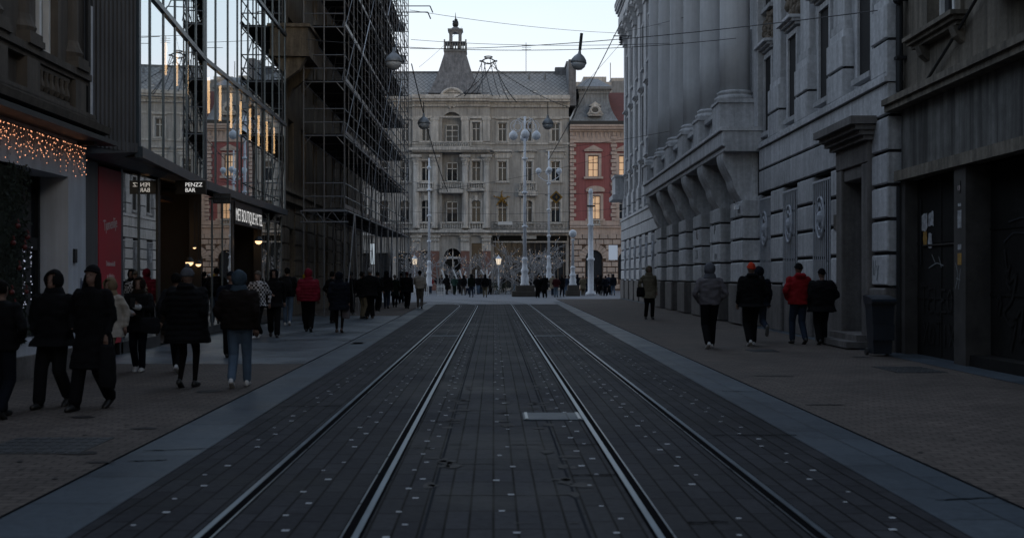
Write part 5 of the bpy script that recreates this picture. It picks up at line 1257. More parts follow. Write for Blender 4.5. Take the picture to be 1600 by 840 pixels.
# Christmas light cone
LC=thing('light_string_cone','cone of dark light strings hung from a ring above the square','light strings',(at(763,90,98).x,98,0))
za=CH+(VY-92)*98/F; q=MB()
q.tube([(.75*math.cos(t),.75*math.sin(t),za-.2+.1*math.sin(3*t)) for t in [2*math.pi*k/16 for k in range(17)]],.06,5)
q.tube([(.35*math.cos(t),.35*math.sin(t),za+.15) for t in [2*math.pi*k/12 for k in range(13)]],.05,5); q.build('ring',M['wire'],LC)
for k,(px,py,yy) in enumerate(((712,152,4),(735,146,-3),(744,146,-4),(755,150,-5),(770,150,-5),(782,152,-4),(795,156,-3),(808,160,0),(890,168,10),(725,150,6))):
    e=at(px,py,98+yy)-LC.location; q=MB(); a=Vector((.6*math.cos(k),.6*math.sin(k),za-.2)); pts=[]
    for i in range(11):
        t=i/10; v=a.lerp(e,t); v.z-=.9*4*t*(1-t)*.45; pts.append(v)
    q.tube(pts,.028,4)
    for i in range(1,24):
        t=i/24; j=int(t*10); v=pts[j].lerp(pts[min(j+1,10)],t*10-j); q.sphere(v-Vector((0,0,.05)),.05,5,3)
    q.build('light_string',M['wire'],LC)
# sign, board, fence, sticks
DS=thing('diamond_sign','amber diamond-shaped sign hung before the grey facade near the second candelabra lamp','sign',at(869,308,93.2))
q=MB(); q.prism([(0,-.55),(.55,0),(0,.55),(-.55,0)],-.04,.04,'y'); q.build('sign_plate',M['yellow'],DS)
q=MB(); q.prism([(0,-.38),(.38,0),(0,.38),(-.38,0)],-.05,-.041,'y'); q.build('sign_face',M['iron'],DS); text('4','sign_symbol',M['yellow'],DS,(0,-.056,-.15),.45)
q=MB(); q.tube([(-.5,0,.1),(-.95,0,.2)],.03); q.build('bracket',M['iron'],DS)
WB=thing('white_board','blank white rectangular board sticking out at the palace corner','board',at(958,394,81.5))
q=MB(); q.box(-.32,.32,-.03,.03,-.55,.52); q.build('board_face',glow('added_glow_board',(.75,.85,1.0),.22),WB); q=MB(); q.box(.3,.9,-.02,.02,.4,.45); q.box(.3,.9,-.02,.02,-.45,-.4); q.build('bracket',M['iron'],WB)  # plain white board; a weak glow is added to lift its brightness
FN=thing('picket_fence','low white picket fence in front of the frosted trees','fence',(at(645,462,88).x,88,0))
x=0
while x<2.4:
    if not(1.2<x<1.9):
        q=MB(); q.prism([(x,0),(x+.07,0),(x+.07,.9),(x+.035,.98),(x,.9)],0,.025,'y'); q.build('picket',M['white'],FN)
    x+=.15
q=MB(); q.box(0,1.25,.026,.05,.25,.32); q.box(0,1.25,.026,.05,.7,.77); q.box(1.9,2.4,.026,.05,.25,.32); q.box(1.9,2.4,.026,.05,.7,.77); q.build('rail',M['white'],FN)
for i,(xa,ya,xb,yb) in enumerate(((690,421,694,432),(708,421,713,433),(718,421,722,435),(728,424,724,434),(744,421,744,438),(751,421,757,430),(761,421,761,436),(767,424,763,431))):
    a=at(xa,ya,97); b=at(xb,yb,97); q=MB(); d=(b-a); e=b+d*((0-b.z)/d.z) if abs(d.z)>.01 else b
    q.tube([a,b,Vector((b.x,b.y,0))],.07,6); o=q.build('white_post',M['white'])
    tag(o,['leftmost slanting white post behind the crowd','second slanting white post from the left','third slanting white post, leaning left','fourth white post, leaning right','short upright white post mid crowd','long slanting white post leaning left by the right group','upright white post at the right of the group','rightmost slanting white post behind the crowd'][i],'post','slanting white posts behind the crowd')
# ================================================================ FROSTED TREES
def twig_tree(X,Y,h,seed,label,dens=1.0,spread=1.0,name='frosted_tree',cat='tree',group='frosted bare trees on the square'):
    rr=random.Random(seed); L=thing(name,label,cat,(X,Y,0),group=group); tr=MB(); tw=MB(); dots=MB()
    tr.tube([(0,0,0),(rr.uniform(-.1,.1),0,h*.3),(rr.uniform(-.15,.15),0,h*.75)],[.13,.10,.04],7)
    def br(p,d,l,lv):
        n=3; pts=[p]; c=p
        for i in range(n):
            d=(d+Vector((rr.uniform(-.25,.25),rr.uniform(-.25,.25),rr.uniform(-.12,.2)))).normalized(); c=c+d*l/n; pts.append(c)
        tw.tube(pts,[.035 if lv<2 else .02]*(n)+[.009],3,cap=False)
        if rr.random()<.12: dots.sphere(c,.022,5,3)
        if lv<3:
            for k in range(4 if lv<2 else 3): br(pts[rr.randint(1,n)],(d+Vector((rr.uniform(-1,1),rr.uniform(-1,1),rr.uniform(-.4,.8)))).normalized(),l*rr.uniform(.5,.75),lv+1)
    for i in range(int(9*dens)):
        z=h*rr.uniform(.12,.72); a=rr.uniform(0,6.28); br(Vector((0,0,z)),Vector((math.cos(a)*spread,math.sin(a)*spread,rr.uniform(.25,.9))).normalized(),h*rr.uniform(.28,.42)*(1.15-z/h*.6),1)
    tr.build('trunk',M['bark'],L); tw.build('crown',M['frost'],L)
    if dots.v: dots.build('fairy_bulbs',M['warm_dot'],L)
    return L
TP=[(636,101,4.6,'at the scaffold end'),(658,99,4.0,'behind the picket fence'),(683,102,3.8,'left of the arched door'),(706,104,3.4,'in front of the arched door'),(732,103,3.6,'right of the arched door'),(757,101,3.9,'behind the right end of the crowd'),(800,100,4.9,'left of the tallest candelabra lamp'),(815,96,3.6,'directly behind the tallest candelabra lamp'),(834,101,4.7,'right of the tallest candelabra lamp'),(851,99,4.4,'at the second candelabra lamp'),(866,103,3.8,'furthest right before the dark shop'),(783,103,4.1,'behind the right lit lantern'),(646,106,4.0,'behind the left lit lantern'),(770,99,2.8,'low, beside the right lit lantern')]
for i,(px,Y,h,w) in enumerate(TP): twig_tree((px-VX)*Y/F,Y,h,i+20,'frosted bare tree '+w)
for i,(px,Y,w) in enumerate(((768,97,'low dark evergreen bush beside the right lantern'),(790,98,'wider dark evergreen bush left of the stepped pedestal'))):
    rr=random.Random(60+i); L=thing('evergreen_bush',w,'bush',((px-VX)*Y/F,Y,0)); q=MB()
    for k in range(500):
        a=rr.uniform(0,6.28); e=rr.uniform(0,1.5); r=1.0*rr.uniform(.5,1); c=Vector((1.2*r*math.cos(a)*math.cos(e),.8*r*math.sin(a)*math.cos(e),1.1*r*math.sin(e))); d=Vector((rr.uniform(-1,1),rr.uniform(-1,1),rr.uniform(-.2,1))).normalized()*.16; s=d.cross(Vector((0,0,1)))*.3
        q.add([c-s,c+s,c+d],[(0,1,2)])
    q.build('foliage',M['leaf'],L); q=MB(); q.tube([(0,0,0),(0,0,.7)],.06); q.build('stem',M['bark'],L)
# ================================================================ PEOPLE
SKIN = plain('skin', (.19,.12,.095), .75, spec=.2); SKIN_D = plain('eye_dark', (.02,.015,.012), .4)
def cloth(name, c, r=.9, v=.25): return mat(name, tuple(x*.45 if max(c)<.04 else x for x in c), r, var=v, scale=6, bump=.25, bscale=60, spec=.12)
CM = {k: cloth(k+'_cloth', c) for k, c in dict(black=(.012,.012,.014), charcoal=(.02,.021,.025), navy=(.012,.016,.028), darkblue=(.02,.03,.05), jeans=(.085,.125,.18), lightjeans=(.13,.17,.22), brown=(.035,.022,.018), darkbrown=(.022,.015,.013),
      red=(.22,.012,.015), darkred=(.15,.012,.024), maroon=(.05,.012,.014), beige=(.20,.165,.12), cream=(.34,.31,.27), olive=(.12,.105,.075), khaki=(.13,.11,.075), grey=(.085,.09,.105), mauve=(.12,.112,.122), blueg=(.04,.06,.08),
      green=(.02,.045,.038), darkgreen=(.012,.025,.018), white=(.42,.43,.45), orange=(.45,.045,.02), hairbrown=(.03,.02,.014), hairdark=(.008,.007,.006), hairgrey=(.25,.25,.25), blonde=(.15,.11,.07), yellow=(.28,.20,.02), greybrown=(.10,.09,.08), tights=(.02,.016,.016)).items()}
CM['check'] = None
def _check():
    m = bpy.data.materials.new('checkered_cloth'); m.use_nodes=True; nt=m.node_tree; b=nt.nodes['Principled BSDF']; b.inputs['Roughness'].default_value=.8
    t=nt.nodes.new('ShaderNodeTexChecker'); t.inputs['Scale'].default_value=17; t.inputs['Color1'].default_value=(.45,.45,.47,1); t.inputs['Color2'].default_value=(.01,.01,.012,1); tc=nt.nodes.new('ShaderNodeTexCoord')
    nt.links.new(tc.outputs['Object'],t.inputs['Vector']); nt.links.new(t.outputs['Color'],b.inputs['Base Color']); return m
CM['check'] = _check()
SHOE = {k: plain(k+'_shoe', c, .5) for k,c in dict(white=(.5,.5,.5), black=(.012,.012,.012), brown=(.06,.035,.025), grey=(.1,.1,.1), tan=(.14,.07,.045)).items()}

def caps(mb, a, ra, b, rb, n=10):
    a=Vector(a); b=Vector(b); d=b-a; L=max(d.length,1e-4); d/=L
    pts=[a-d*ra*.98,a-d*ra*.7,a,a.lerp(b,.33),a.lerp(b,.66),b,b+d*rb*.7,b+d*rb*.98]
    mb.tube(pts,[ra*.22,ra*.72,ra,ra*.67+rb*.33,ra*.33+rb*.67,rb,rb*.72,rb*.22],n)
def loft(mb, rings, n=18):
    # rings: (cx,cy,z,rx,ry)
    vs=[]; 
    for cx,cy,z,rx,ry in rings:
        for k in range(n):
            t=2*math.pi*k/n; c,s=math.cos(t),math.sin(t); e=.85
            vs.append((cx+rx*math.copysign(abs(c)**e,c), cy+ry*math.copysign(abs(s)**e,s), z))
    fs=[]
    for i in range(len(rings)-1):
        for k in range(n):
            k2=(k+1)%n; fs.append((i*n+k,i*n+k2,(i+1)*n+k2,(i+1)*n+k))
    m=len(rings)-1; fs.append(tuple(range(n))[::-1]); fs.append(tuple(range(m*n,m*n+n)))
    if rings[0][2] > rings[-1][2]: fs=[f[::-1] for f in fs]
    mb.add(vs,fs)
def ik(a, c, l1, l2, pole):
    a=Vector(a); c=Vector(c); d=c-a; D=min(d.length, (l1+l2)*.999); 
    if d.length > D: c = a + d.normalized()*D
    d=(c-a); x=(l1*l1-l2*l2+D*D)/(2*D); h=math.sqrt(max(0,l1*l1-x*x)); n=d.normalized(); p=Vector(pole); p=(p-n*p.dot(n)).normalized()
    return a+n*x+p*h, c
def fuse(mb, voxel, wr=0, seed=0, smooth=2, zs=1.0):
    me=bpy.data.meshes.new('t'); me.from_pydata(mb.v,[],mb.f); o=bpy.data.objects.new('t',me); COL.objects.link(o)
    m=o.modifiers.new('r','REMESH'); m.mode='VOXEL'; m.voxel_size=voxel; m.adaptivity=0
    if smooth: s=o.modifiers.new('s','SMOOTH'); s.iterations=smooth; s.factor=.5
    bpy.context.view_layer.update(); dg=bpy.context.evaluated_depsgraph_get(); r=bpy.data.meshes.new_from_object(o.evaluated_get(dg)); bpy.data.objects.remove(o); bpy.data.meshes.remove(me)
    if wr:
        off=Vector((seed*3.1,seed*1.7,0))
        nor=[v.normal.copy() for v in r.vertices]
        for v,nn_ in zip(r.vertices,nor):
            p=v.co; q=Vector((p.x*7,p.y*7,p.z*13*zs))+off
            v.co=p+nn_*(noise.noise(q)*wr + noise.noise(q*2.3)*wr*.4 - abs(noise.noise(q*.7+Vector((9,0,0))))*wr*.8)
    r.polygons.foreach_set('use_smooth',[True]*len(r.polygons)); r.update(); return r
def link(me, name, mats, parent):
    me.name=name; me.materials.clear()
    for m in (mats if isinstance(mats,list) else [mats]): me.materials.append(m)
    o=bpy.data.objects.new(name,me); COL.objects.link(o); o.parent=parent; return o
def hand(mb, w, d, side, curl=.6):
    # palm and five unequal, bent fingers; w wrist, d pointing direction
    w=Vector(w); d=Vector(d).normalized(); s=d.cross(Vector((0,0,1)) if abs(d.z)<.8 else Vector((0,1,0))).normalized()*side; u=s.cross(d).normalized()
    caps(mb,w-d*.01,.024,w+d*.05,.030,8)
    for k,(o,l,r) in enumerate(((-.030,.066,.0088),(-.010,.078,.0092),(.010,.074,.009),(.028,.056,.008))):
        b=w+d*.065+s*o; m1=b+(d*math.cos(curl*.5)+u*math.sin(curl*.5))*l*.5; m2=m1+(d*math.cos(curl*1.5)+u*math.sin(curl*1.5))*l*.5
        mb.tube([b-d*.02,b,m1,m2],[r,r,r*.92,r*.7],6)
    b=w+d*.02-s*.028; m1=b+(d*.6-s*.6+u*.3).normalized()*.035; mb.tube([b+s*.01,b,m1,m1+(d*.9+u*.3).normalized()*.03],[.012,.011,.0095,.007],6)

def person(label, loc, face=0, H=1.75, top='black', tl=.86, legs='black', shoes='black', head='beanie', hc='black', stride=.5, lead=1, arms=('down','down'), wide=1.0, puff=.0, vox=.018, skirt=None, hair=None, scarf=None, lift=0, wr=.015, group=None, lean=0, kick=None, hooddown=False, pack=None, cuffs=None):
    k=H/1.75
    P=thing('person',label,'person',(loc[0],loc[1],loc[2]),R(face),group)
    P.scale=(k,k,k)
    hz=.93-.05*min(1,stride)*.5
    ank=[]
    for sd in (-1,1):
        fwd=(sd==lead); y=-stride*.5 if fwd else stride*.48; z=.085 if fwd else .085+.10*stride+lift
        ank.append(Vector((sd*.085,y,z)))
    if kick: ank[0 if kick<0 else 1]=Vector((kick*.09,.38,.34))
    body=MB(); kn=[]; hips=[]
    for sd,a in zip((-1,1),ank):
        h=Vector((sd*.095,0,hz)); K,a2=ik(h,a,.445,.42,(0,-1,0)); kn.append(K); hips.append(h)
    jn=[]
    wleg=1.0+.25*(legs in('jeans','lightjeans','darkblue'))+(.1 if wide>1 else 0)
    lr=(.095,.068,.045) if legs not in ('tights',) else (.085,.058,.036)
    if legs!='tights': lr=(.10,.078,.064)
    if legs in('charcoal','black') and wide>1.05: lr=(.108,.088,.080)
    for sd,h,K,a in zip((-1,1),hips,kn,ank):
        caps(body,h,lr[0],K,lr[1]); caps(body,K,lr[1]*.98,a+Vector((0,0,.02)),lr[2])
    loft(body,[(0,0,.84,.13,.10),(0,0,.92,.165,.115),(0,.0,1.05,.145,.10),(0,-lean*.3,1.2,.16,.11),(0,-lean*.6,1.36,.18,.11),(0,-lean,1.44,.12,.08),(0,-lean,1.47,.06,.06)])
    hx=Vector((0,-lean*1.3-.015,1.635))
    caps(body,(0,-lean+.005,1.42),.058,hx-Vector((0,-.01,.06)),.052)
    # head
    hd=MB()
    hd.sphere(hx+Vector((0,.018,.015)),.098,16,10,sx=.80,sy=1.0,sz=1.05); hd.sphere(hx+Vector((0,-.03,-.045)),.066,14,8,sx=.86,sy=.9,sz=1.15)
    hd.tube([hx+Vector((0,-.078,.02)),hx+Vector((0,-.100,-.012)),hx+Vector((0,-.082,-.025))],[.008,.014,.010],6)
    for sd in (-1,1): hd.sphere(hx+Vector((sd*.080,.012,-.005)),.022,8,5,sx=.4,sz=1.3)
    hd.tube([hx+Vector((-.024,-.083,-.055)),hx+Vector((0,-.091,-.057)),hx+Vector((.024,-.083,-.055))],[.006,.009,.006],5)
    for f in hd.f: pass
    b0=len(body.v); body.v+=hd.v; body.f+=[tuple(i+b0 for i in f) for f in hd.f]
    # arms
    sh=[Vector((sd*.185*wide**.5,-lean*.8,1.40)) for sd in (-1,1)]; wr_=[]; el=[]; hd_dir=[]; vis=[]
    for i,sd in enumerate((-1,1)):
        m=arms[i]; sw=(.16*stride/.5 if (sd!=lead) else -.14*stride/.5)
        if m=='down': w=Vector((sd*.27,-sw*.9,.90)); pole=(sd*.3,1,0); hv=Vector((0,-.15,-1))
        elif m=='pocket': w=Vector((sd*.215,-.10,.97)); pole=(sd*1.0,1,0); hv=Vector((-sd*.5,-.4,-.8))
        elif m=='front': w=Vector((sd*.07,-.30,1.10)); pole=(sd*1,.6,-.6); hv=Vector((-sd*.6,-.7,.1))
        elif m=='phone': w=Vector((sd*.04,-.33,1.22)); pole=(sd*.9,.2,-.8); hv=Vector((-sd*.2,-.6,.7))
        elif m=='bag': w=Vector((sd*.28,-.02,.86)); pole=(sd*.3,1,0); hv=Vector((0,0,-1))
        elif m=='out': w=Vector((sd*.36,-.22,1.02)); pole=(sd*.6,1,0); hv=Vector((sd*.3,-.7,-.4))
        e,w=ik(sh[i],w,.29,.265,pole); el.append(e); wr_.append(w); hd_dir.append(hv); vis.append(m!='pocket')
        caps(body,sh[i],.048,e,.040); caps(body,e,.038,w,.027)
    r=fuse(body,vox,0,smooth=1)
    # paint regions: skin, trousers
    zc=[p.center for p in r.polygons]; mi=[]
    for c in zc:
        leg = c.z < .98 and not any((c-w).length < .11 and v for w,v in zip(wr_,vis))
        mi.append(1 if leg else 0)
    r2=bmesh.new(); r2.from_mesh(r); bpy.data.meshes.remove(r)
    extra=MB()
    if vox<.022:
        for i,sd in enumerate((-1,1)):
            if vis[i]: hand(extra,wr_[i],hd_dir[i],sd)
        eyes=MB()
    vs=[r2.verts.new(v) for v in extra.v]
    nb=len(r2.faces)
    for f in extra.f:
        try: r2.faces.new([vs[i] for i in f])
        except Exception: pass
    if vox>=.022:
        for i,sd in enumerate((-1,1)):
            pass
    n2=len(r2.faces)
    ey=MB()
    if vox<.022:
        for sd in (-1,1): ey.sphere(hx+Vector((sd*.030,-.078,.012)),.010,8,5,sx=1.3,sz=.7)
    vs=[r2.verts.new(v) for v in ey.v]
    for f in ey.f: r2.faces.new([vs[i] for i in f])
    me=bpy.data.meshes.new('body'); r2.to_mesh(me); r2.free()
    full=mi+[0]*(n2-nb)+[2]*(len(me.polygons)-n2)
    body_o=link(me,'body',[SKIN,CM[legs],SKIN_D],P); me.polygons.foreach_set('material_index',full[:len(me.polygons)]); me.polygons.foreach_set('use_smooth',[True]*len(me.polygons)); me.update()
    if vox>=.022 :
        for i in (0,1):
            if vis[i]:
                q=MB(); hand(q,wr_[i],hd_dir[i],(-1,1)[i]); q.build('hand',SKIN,P)
    # shoes
    for i,(sd,a) in enumerate(zip((-1,1),ank)):
        q=MB(); fl=a.z<.1; dz=0 if fl else (a.z-.085); toe=Vector((0,-1,-.0 if fl else -.55)).normalized()
        if kick and sd==kick: toe=Vector((0,-.35,-1)).normalized()
        up=Vector((1,0,0)).cross(toe)*-1
        if up.z<0: up=-up
        base=a-up*.055
        vs=[]; n=8
        for t,wd,ht in ((-.075,.030,.05),(-.055,.038,.075),(0,.040,.085),(.06,.045,.06),(.12,.046,.045),(.165,.038,.035),(.185,.018,.02)):
            for kk in range(n):
                an=2*math.pi*kk/n; x=math.cos(an)*wd; z=math.sin(an); z=(z*ht if z>0 else z*.028)
                vs.append(base+toe*t+Vector((x,0,0))+up*z)
        fs=[(j*n+kk,j*n+(kk+1)%n,(j+1)*n+(kk+1)%n,(j+1)*n+kk) for j in range(6) for kk in range(n)]+[tuple(range(n))[::-1],tuple(range(6*n,7*n))]
        q.add(vs,fs); 
        if shoes=='boot': 
            caps(q,a+Vector((0,0,-.01)),.05,a+(kn[i]-a)*.45,.056,8); q.build('boot',SHOE['black'],P,smooth=True)
        else: q.build('shoe',SHOE[shoes],P,smooth=True)
    # top
    c=MB(); pf=puff; t=tl
    R0=[(0,-lean,1.50,.075,.07),(0,-lean,1.465,.13,.095),(0,-lean*.9,1.42,.195+pf*.4,.118+pf*.5),(0,-lean*.7,1.30,.208+pf,.138+pf),(0,-lean*.4,1.12,.195+pf,.135+pf),(0,0,.98,.202+pf*.9,.14+pf)]
    if t<.9: R0+=[(0,0,.90,.205+pf*.7,.145+pf*.7)]
    if t<.86: 
        for j in range(1,4):
            z=.90+(t-.90)*j/3; R0.append((0,.0,z,.205+pf*.5+.015*j,.145+pf*.5+.02*j+stride*.03*j))
    R0=[(x*1,y,z,rx*wide,ry*wide) for x,y,z,rx,ry in R0]
    R0.append((0,0,t,R0[-1][3]*.97,R0[-1][4]*.97))
    loft(c,sorted(R0,key=lambda q_:q_[2]))
    for i in range(2):
        caps(c,sh[i]+Vector((0,0,-.0)),.078*wide**.5+pf*.3,el[i],.064+pf*.4); e=el[i]; w=wr_[i]; caps(c,e,.062+pf*.4,w-(w-e).normalized()*.02,.045+pf*.25)
    if hooddown: loft(c,[(0,.09,1.42,.12,.06),(0,.10,1.50,.13,.085),(0,.085,1.55,.10,.06)])
    jm=fuse(c,max(vox,.016),wr,seed=hash(label)%17 if False else len(label)%17,smooth=2)
    nm='coat' if t<.7 else 'jacket'
    link(jm,nm,[CM[top]],P)
    if puff>.02:      # quilted bands
        for v in jm.vertices:
            if abs(v.co.x)<.2*wide: 
                s_=abs(math.sin(v.co.z*math.pi/.085)); v.co.x*=1+.045*s_-.03; v.co.y*=1+.07*s_-.04
    if skirt:
        q=MB(); loft(q,[(0,0,skirt,.17,.13),(0,0,.75,.185,.14),(0,0,.95,.18,.13)]); link(fuse(q,.02,.008),'skirt',[CM[top]],P)
    if cuffs:
        for i in range(2):
            q=MB(); w=wr_[i]; d=(w-el[i]).normalized(); caps(q,w-d*.05,.062,w+d*.03,.062); link(fuse(q,.018,.01),'cuff',[CM[cuffs]],P)
    # head wear
    hcx=hx
    def shell(rx,ry,rz,cen,keep,name,m,th=.012,n=22,mm=14,wrk=.004):
        q=MB(); vs={}; 
        for i in range(mm+1):
            for j in range(n):
                ph=math.pi*i/mm; th_=2*math.pi*j/n; d=Vector((math.sin(ph)*math.cos(th_),math.sin(ph)*math.sin(th_),math.cos(ph))); p=cen+Vector((d.x*rx,d.y*ry,d.z*rz)); p+=d*noise.noise(p*14)*wrk*2; vs[i,j]=(p,d)
        idx={}; 
        for i in range(mm):
            for j in range(n):
                quad=[(i,j),(i+1,j),(i+1,(j+1)%n),(i,(j+1)%n)]; d=sum((vs[a][1] for a in quad),Vector())/4
                if not keep(d): continue
                ids=[]
                for a in quad:
                    if a not in idx: idx[a]=len(q.v); q.v.append(tuple(vs[a][0]))
                    ids.append(idx[a])
                q.f.append(tuple(ids)); q.m.append(0)
        # inner skin for thickness
        N=len(q.v); q.v+= [tuple(cen+(Vector(v)-cen)*(1-th/rx)) for v in q.v]; from collections import Counter
        ed=Counter(); 
        for f in list(q.f):
            for a,b in zip(f,f[1:]+f[:1]): ed[(a,b)]+=1
        F0=list(q.f); q.f+=[tuple(a+N for a in f)[::-1] for f in F0]
        for (a,b) in ed:
            if (b,a) not in ed: q.f.append((b,a,a+N,b+N))
        q.m=[0]*len(q.f); return q.build(name,m,P,smooth=True)
    m=CM[hc]
    if head=='beanie':
        shell(.087,.108,.112,hcx+Vector((0,.014,.026)),lambda d:d.z>-.05-.35*d.y,'beanie',m); q=MB(); q.tube([hcx+Vector((.084*math.cos(t_),.014+.104*math.sin(t_),.030-.030*math.sin(t_))) for t_ in [2*math.pi*k_/18 for k_ in range(19)]],.013,7); q.build('beanie_cuff',m,P,smooth=True)
    elif head=='pompom':
        shell(.098,.116,.122,hcx+Vector((0,.012,.03)),lambda d:d.z>-.08-.25*d.y,'beanie',m); q=MB(); q.sphere(hcx+Vector((0,.02,.165)),.04,10,7); q.build('pompom',m,P,smooth=True)
    elif head=='hood':
        shell(.118,.135,.145,hcx+Vector((0,.018,.012)),lambda d: not (d.y<-.5 and d.z>-.72 and abs(d.x)<.50 and d.z<.60) and d.z>-.93,'hood',m,th=.018,wrk=.007)
        q=MB(); loft(q,[(0,-lean*.8+.01,1.44,.155,.11),(0,-lean+.01,1.50,.125,.11),(0,-lean+.01,1.56,.105,.10)]); link(fuse(q,.018,.008),'hood_collar',[m],P)
    elif head=='cap':
        shell(.090,.108,.105,hcx+Vector((0,.012,.03)),lambda d:d.z>.05,'cap',m); q=MB(); loft(q,[(0,-.115,1.665,.06,.05),(0,-.12,1.675,.06,.055)]); q.build('cap_brim',m,P)
    elif head=='hat':
        shell(.10,.115,.125,hcx+Vector((0,.012,.03)),lambda d:d.z>-.1,'fur_hat',m,wrk=.02); q=MB(); q.tube([hcx+Vector((.105*math.cos(t_),.012+.12*math.sin(t_),.03)) for t_ in [2*math.pi*k_/18 for k_ in range(19)]],.032,8); q.build('fur_brim',m,P,smooth=True)
    hh=hair or (hc if head in('short','long') else None)
    if hh:
        keep=(lambda d: (d.z>.30 or d.y>-.05) and d.z>-.55) 
        if head in('short','long') : shell(.088,.108,.112,hcx+Vector((0,.02,.018)),keep,'hair',CM[hh],wrk=.008)
        if head=='long' or hair:
            q=MB()
            for sd in (-1,1): caps(q,hcx+Vector((sd*.070,.02,.0)),.046,hcx+Vector((sd*.105,-.03,-.30)),.050)
            caps(q,hcx+Vector((0,.07,-.02)),.06,hcx+Vector((0,.10,-.26)),.05); link(fuse(q,.018,.01,zs=.3),'long_hair',[CM[hh]],P)
    if scarf:
        q=MB(); q.tube([(.085*math.cos(t_),-lean+.085*math.sin(t_),1.50+.012*math.sin(3*t_)) for t_ in [2*math.pi*k_/14 for k_ in range(15)]],.04,8); q.build('scarf',CM[scarf],P,smooth=True)
    P['_w']=[*(P.matrix_basis @ wr_[0]),*(P.matrix_basis @ wr_[1])]
    return P
def spot(px, yf): 
    Y=2660/(yf-VY); return ((px-VX)*Y/F, Y, .012)
def hgt(yt, yf, extra=0):      # standing height from the picture rows of head top and feet
    Y=2660/(yf-VY); return (yf-yt)*Y/F
def bag(label, loc, w, h, d, m, name='handbag', cat='bag', strap=.25, rz=0):
    B=thing(name,label,cat,loc,rz); q=MB(); rr=random.Random(int(w*1000)); n=14
    pr=[(0,0,0,w*.42,d*.5),(0,0,h*.12,w*.5,d*.62),(0,0,h*.5,w*.5,d*.55),(0,0,h*.92,w*.44,d*.3),(0,0,h,w*.42,d*.12)]; loft(q,pr); link(fuse(q,.014,.008),'bag_body',[m],B)
    q=MB(); q.tube([(w*.3*math.cos(t),0,h*.95+strap*math.sin(t)) for t in [math.pi*k/12 for k in range(13)]],.009,6); q.build('bag_strap',m,B); return B
def W3(P,i): v=P['_w']; return Vector(v[3*i:3*i+3])

# ---- left pavement, from the camera outwards
p1=person('person in black jacket and dark trousers cut off by the left picture edge',spot(2,655),face=172,H=1.47,top='black',legs='navy',shoes='black',head='short',hc='hairdark',stride=.35,arms=('pocket','down'),wide=1.12)
p2=person('person in black with a raised dark hood walking toward the camera at far left',spot(84,637),face=-8,H=1.56,top='black',tl=.80,legs='charcoal',shoes='black',head='hood',hc='black',stride=.42,lead=-1,arms=('pocket','pocket'),wide=1.26,vox=.013)
p3=person('woman in black beanie and long black coat walking toward the camera',spot(145,640),face=-14,H=1.63,top='black',tl=.50,legs='black',shoes='boot',head='beanie',hc='black',hair='hairdark',stride=.48,lead=-1,arms=('pocket','down'),wide=1.08,vox=.013)
p3b=bag('large dark soft bag hanging beside the woman in the long black coat',W3(p3,1)+Vector((.03,-.03,-.58)),.20,.50,.08,CM['charcoal'],strap=.18)
p4=person('small person in a cream coat half hidden behind the woman in black beanie',spot(172,590),face=-20,H=1.47,top='cream',tl=.72,legs='beige',shoes='tan',head='hood',hc='blonde',stride=.3,arms=('phone','down'),wide=1.02,puff=.02,vox=.015)
p5=person('woman in black coat with white cuffs holding a phone before the glass',spot(217,581),face=5,H=1.48,top='black',tl=.74,legs='navy',shoes='white',head='hood',hc='hairbrown',stride=.22,arms=('front','phone'),wide=1.12,cuffs='white',vox=.015)
bag('small dark handbag at the hip of the woman with white cuffs',Vector(spot(233,583))+Vector((.06,-.16,.62)),.34,.26,.12,CM['charcoal'],strap=.3)
PH=thing('phone','dark phone held by the woman with white cuffs','phone',W3(p5,1)+Vector((-.05,-.06,.07)))
q=MB(); q.cbox(-.037,.037,-.004,.004,-.075,.075,.003); q.build('phone_case',M['black'],PH); q=MB(); q.box(-.033,.033,.0045,.0055,-.068,.068); q.build('phone_screen',M['glass'],PH)
p6=person('person in black padded jacket, grey beanie and dark tights seen from behind',spot(293,606),face=176,H=1.61,top='black',tl=.66,legs='tights',shoes='black',head='pompom',hc='grey',stride=.16,lead=-1,arms=('down','pocket'),wide=1.36,puff=.03,vox=.015,hooddown=True)
p7=person('person in dark clothes and white shoes hidden behind the padded black jacket',spot(276,583),face=178,H=1.56,top='charcoal',tl=.74,legs='black',shoes='white',head='short',hc='hairdark',stride=.5,arms=('down','down'),wide=1.05)
p8=person('man with blue-grey hood, dark brown jacket and blue jeans walking away',spot(374,606),face=184,H=1.57,top='darkbrown',tl=.88,legs='jeans',shoes='white',head='hood',hc='blueg',stride=.42,lead=-1,arms=('down','pocket'),wide=1.36,puff=.012,vox=.015)
p9=person('person in dark cap and jacket just beyond the blue-grey hood',spot(361,560),face=190,H=1.6,top='navy',legs='black',shoes='black',head='cap',hc='navy',stride=.3,arms=('down','down'),wide=1.1)
p10=person('person in black and white checkered jacket walking toward the camera',spot(403,529),face=-20,H=1.64,top='check',tl=.84,legs='black',shoes='white',head='beanie',hc='greybrown',stride=.5,arms=('front','down'),wide=1.1)
p11=person('person in loose black hooded clothes striding past the hotel portal',spot(428,527),face=10,H=1.67,top='black',tl=.78,legs='black',shoes='black',head='hood',hc='black',stride=.62,arms=('front','down'),wide=1.12)
p12=person('person in black jacket and blue jeans with a backpack near the stone pier',spot(449,509),face=184,H=1.78,top='black',tl=.88,legs='jeans',shoes='white',head='short',hc='hairdark',stride=.3,arms=('pocket','pocket'),wide=1.18)
BP=thing('backpack','round dark backpack worn by the person in blue jeans near the stone pier','backpack',Vector(spot(449,509))+Vector((.02,-.22,1.0)))
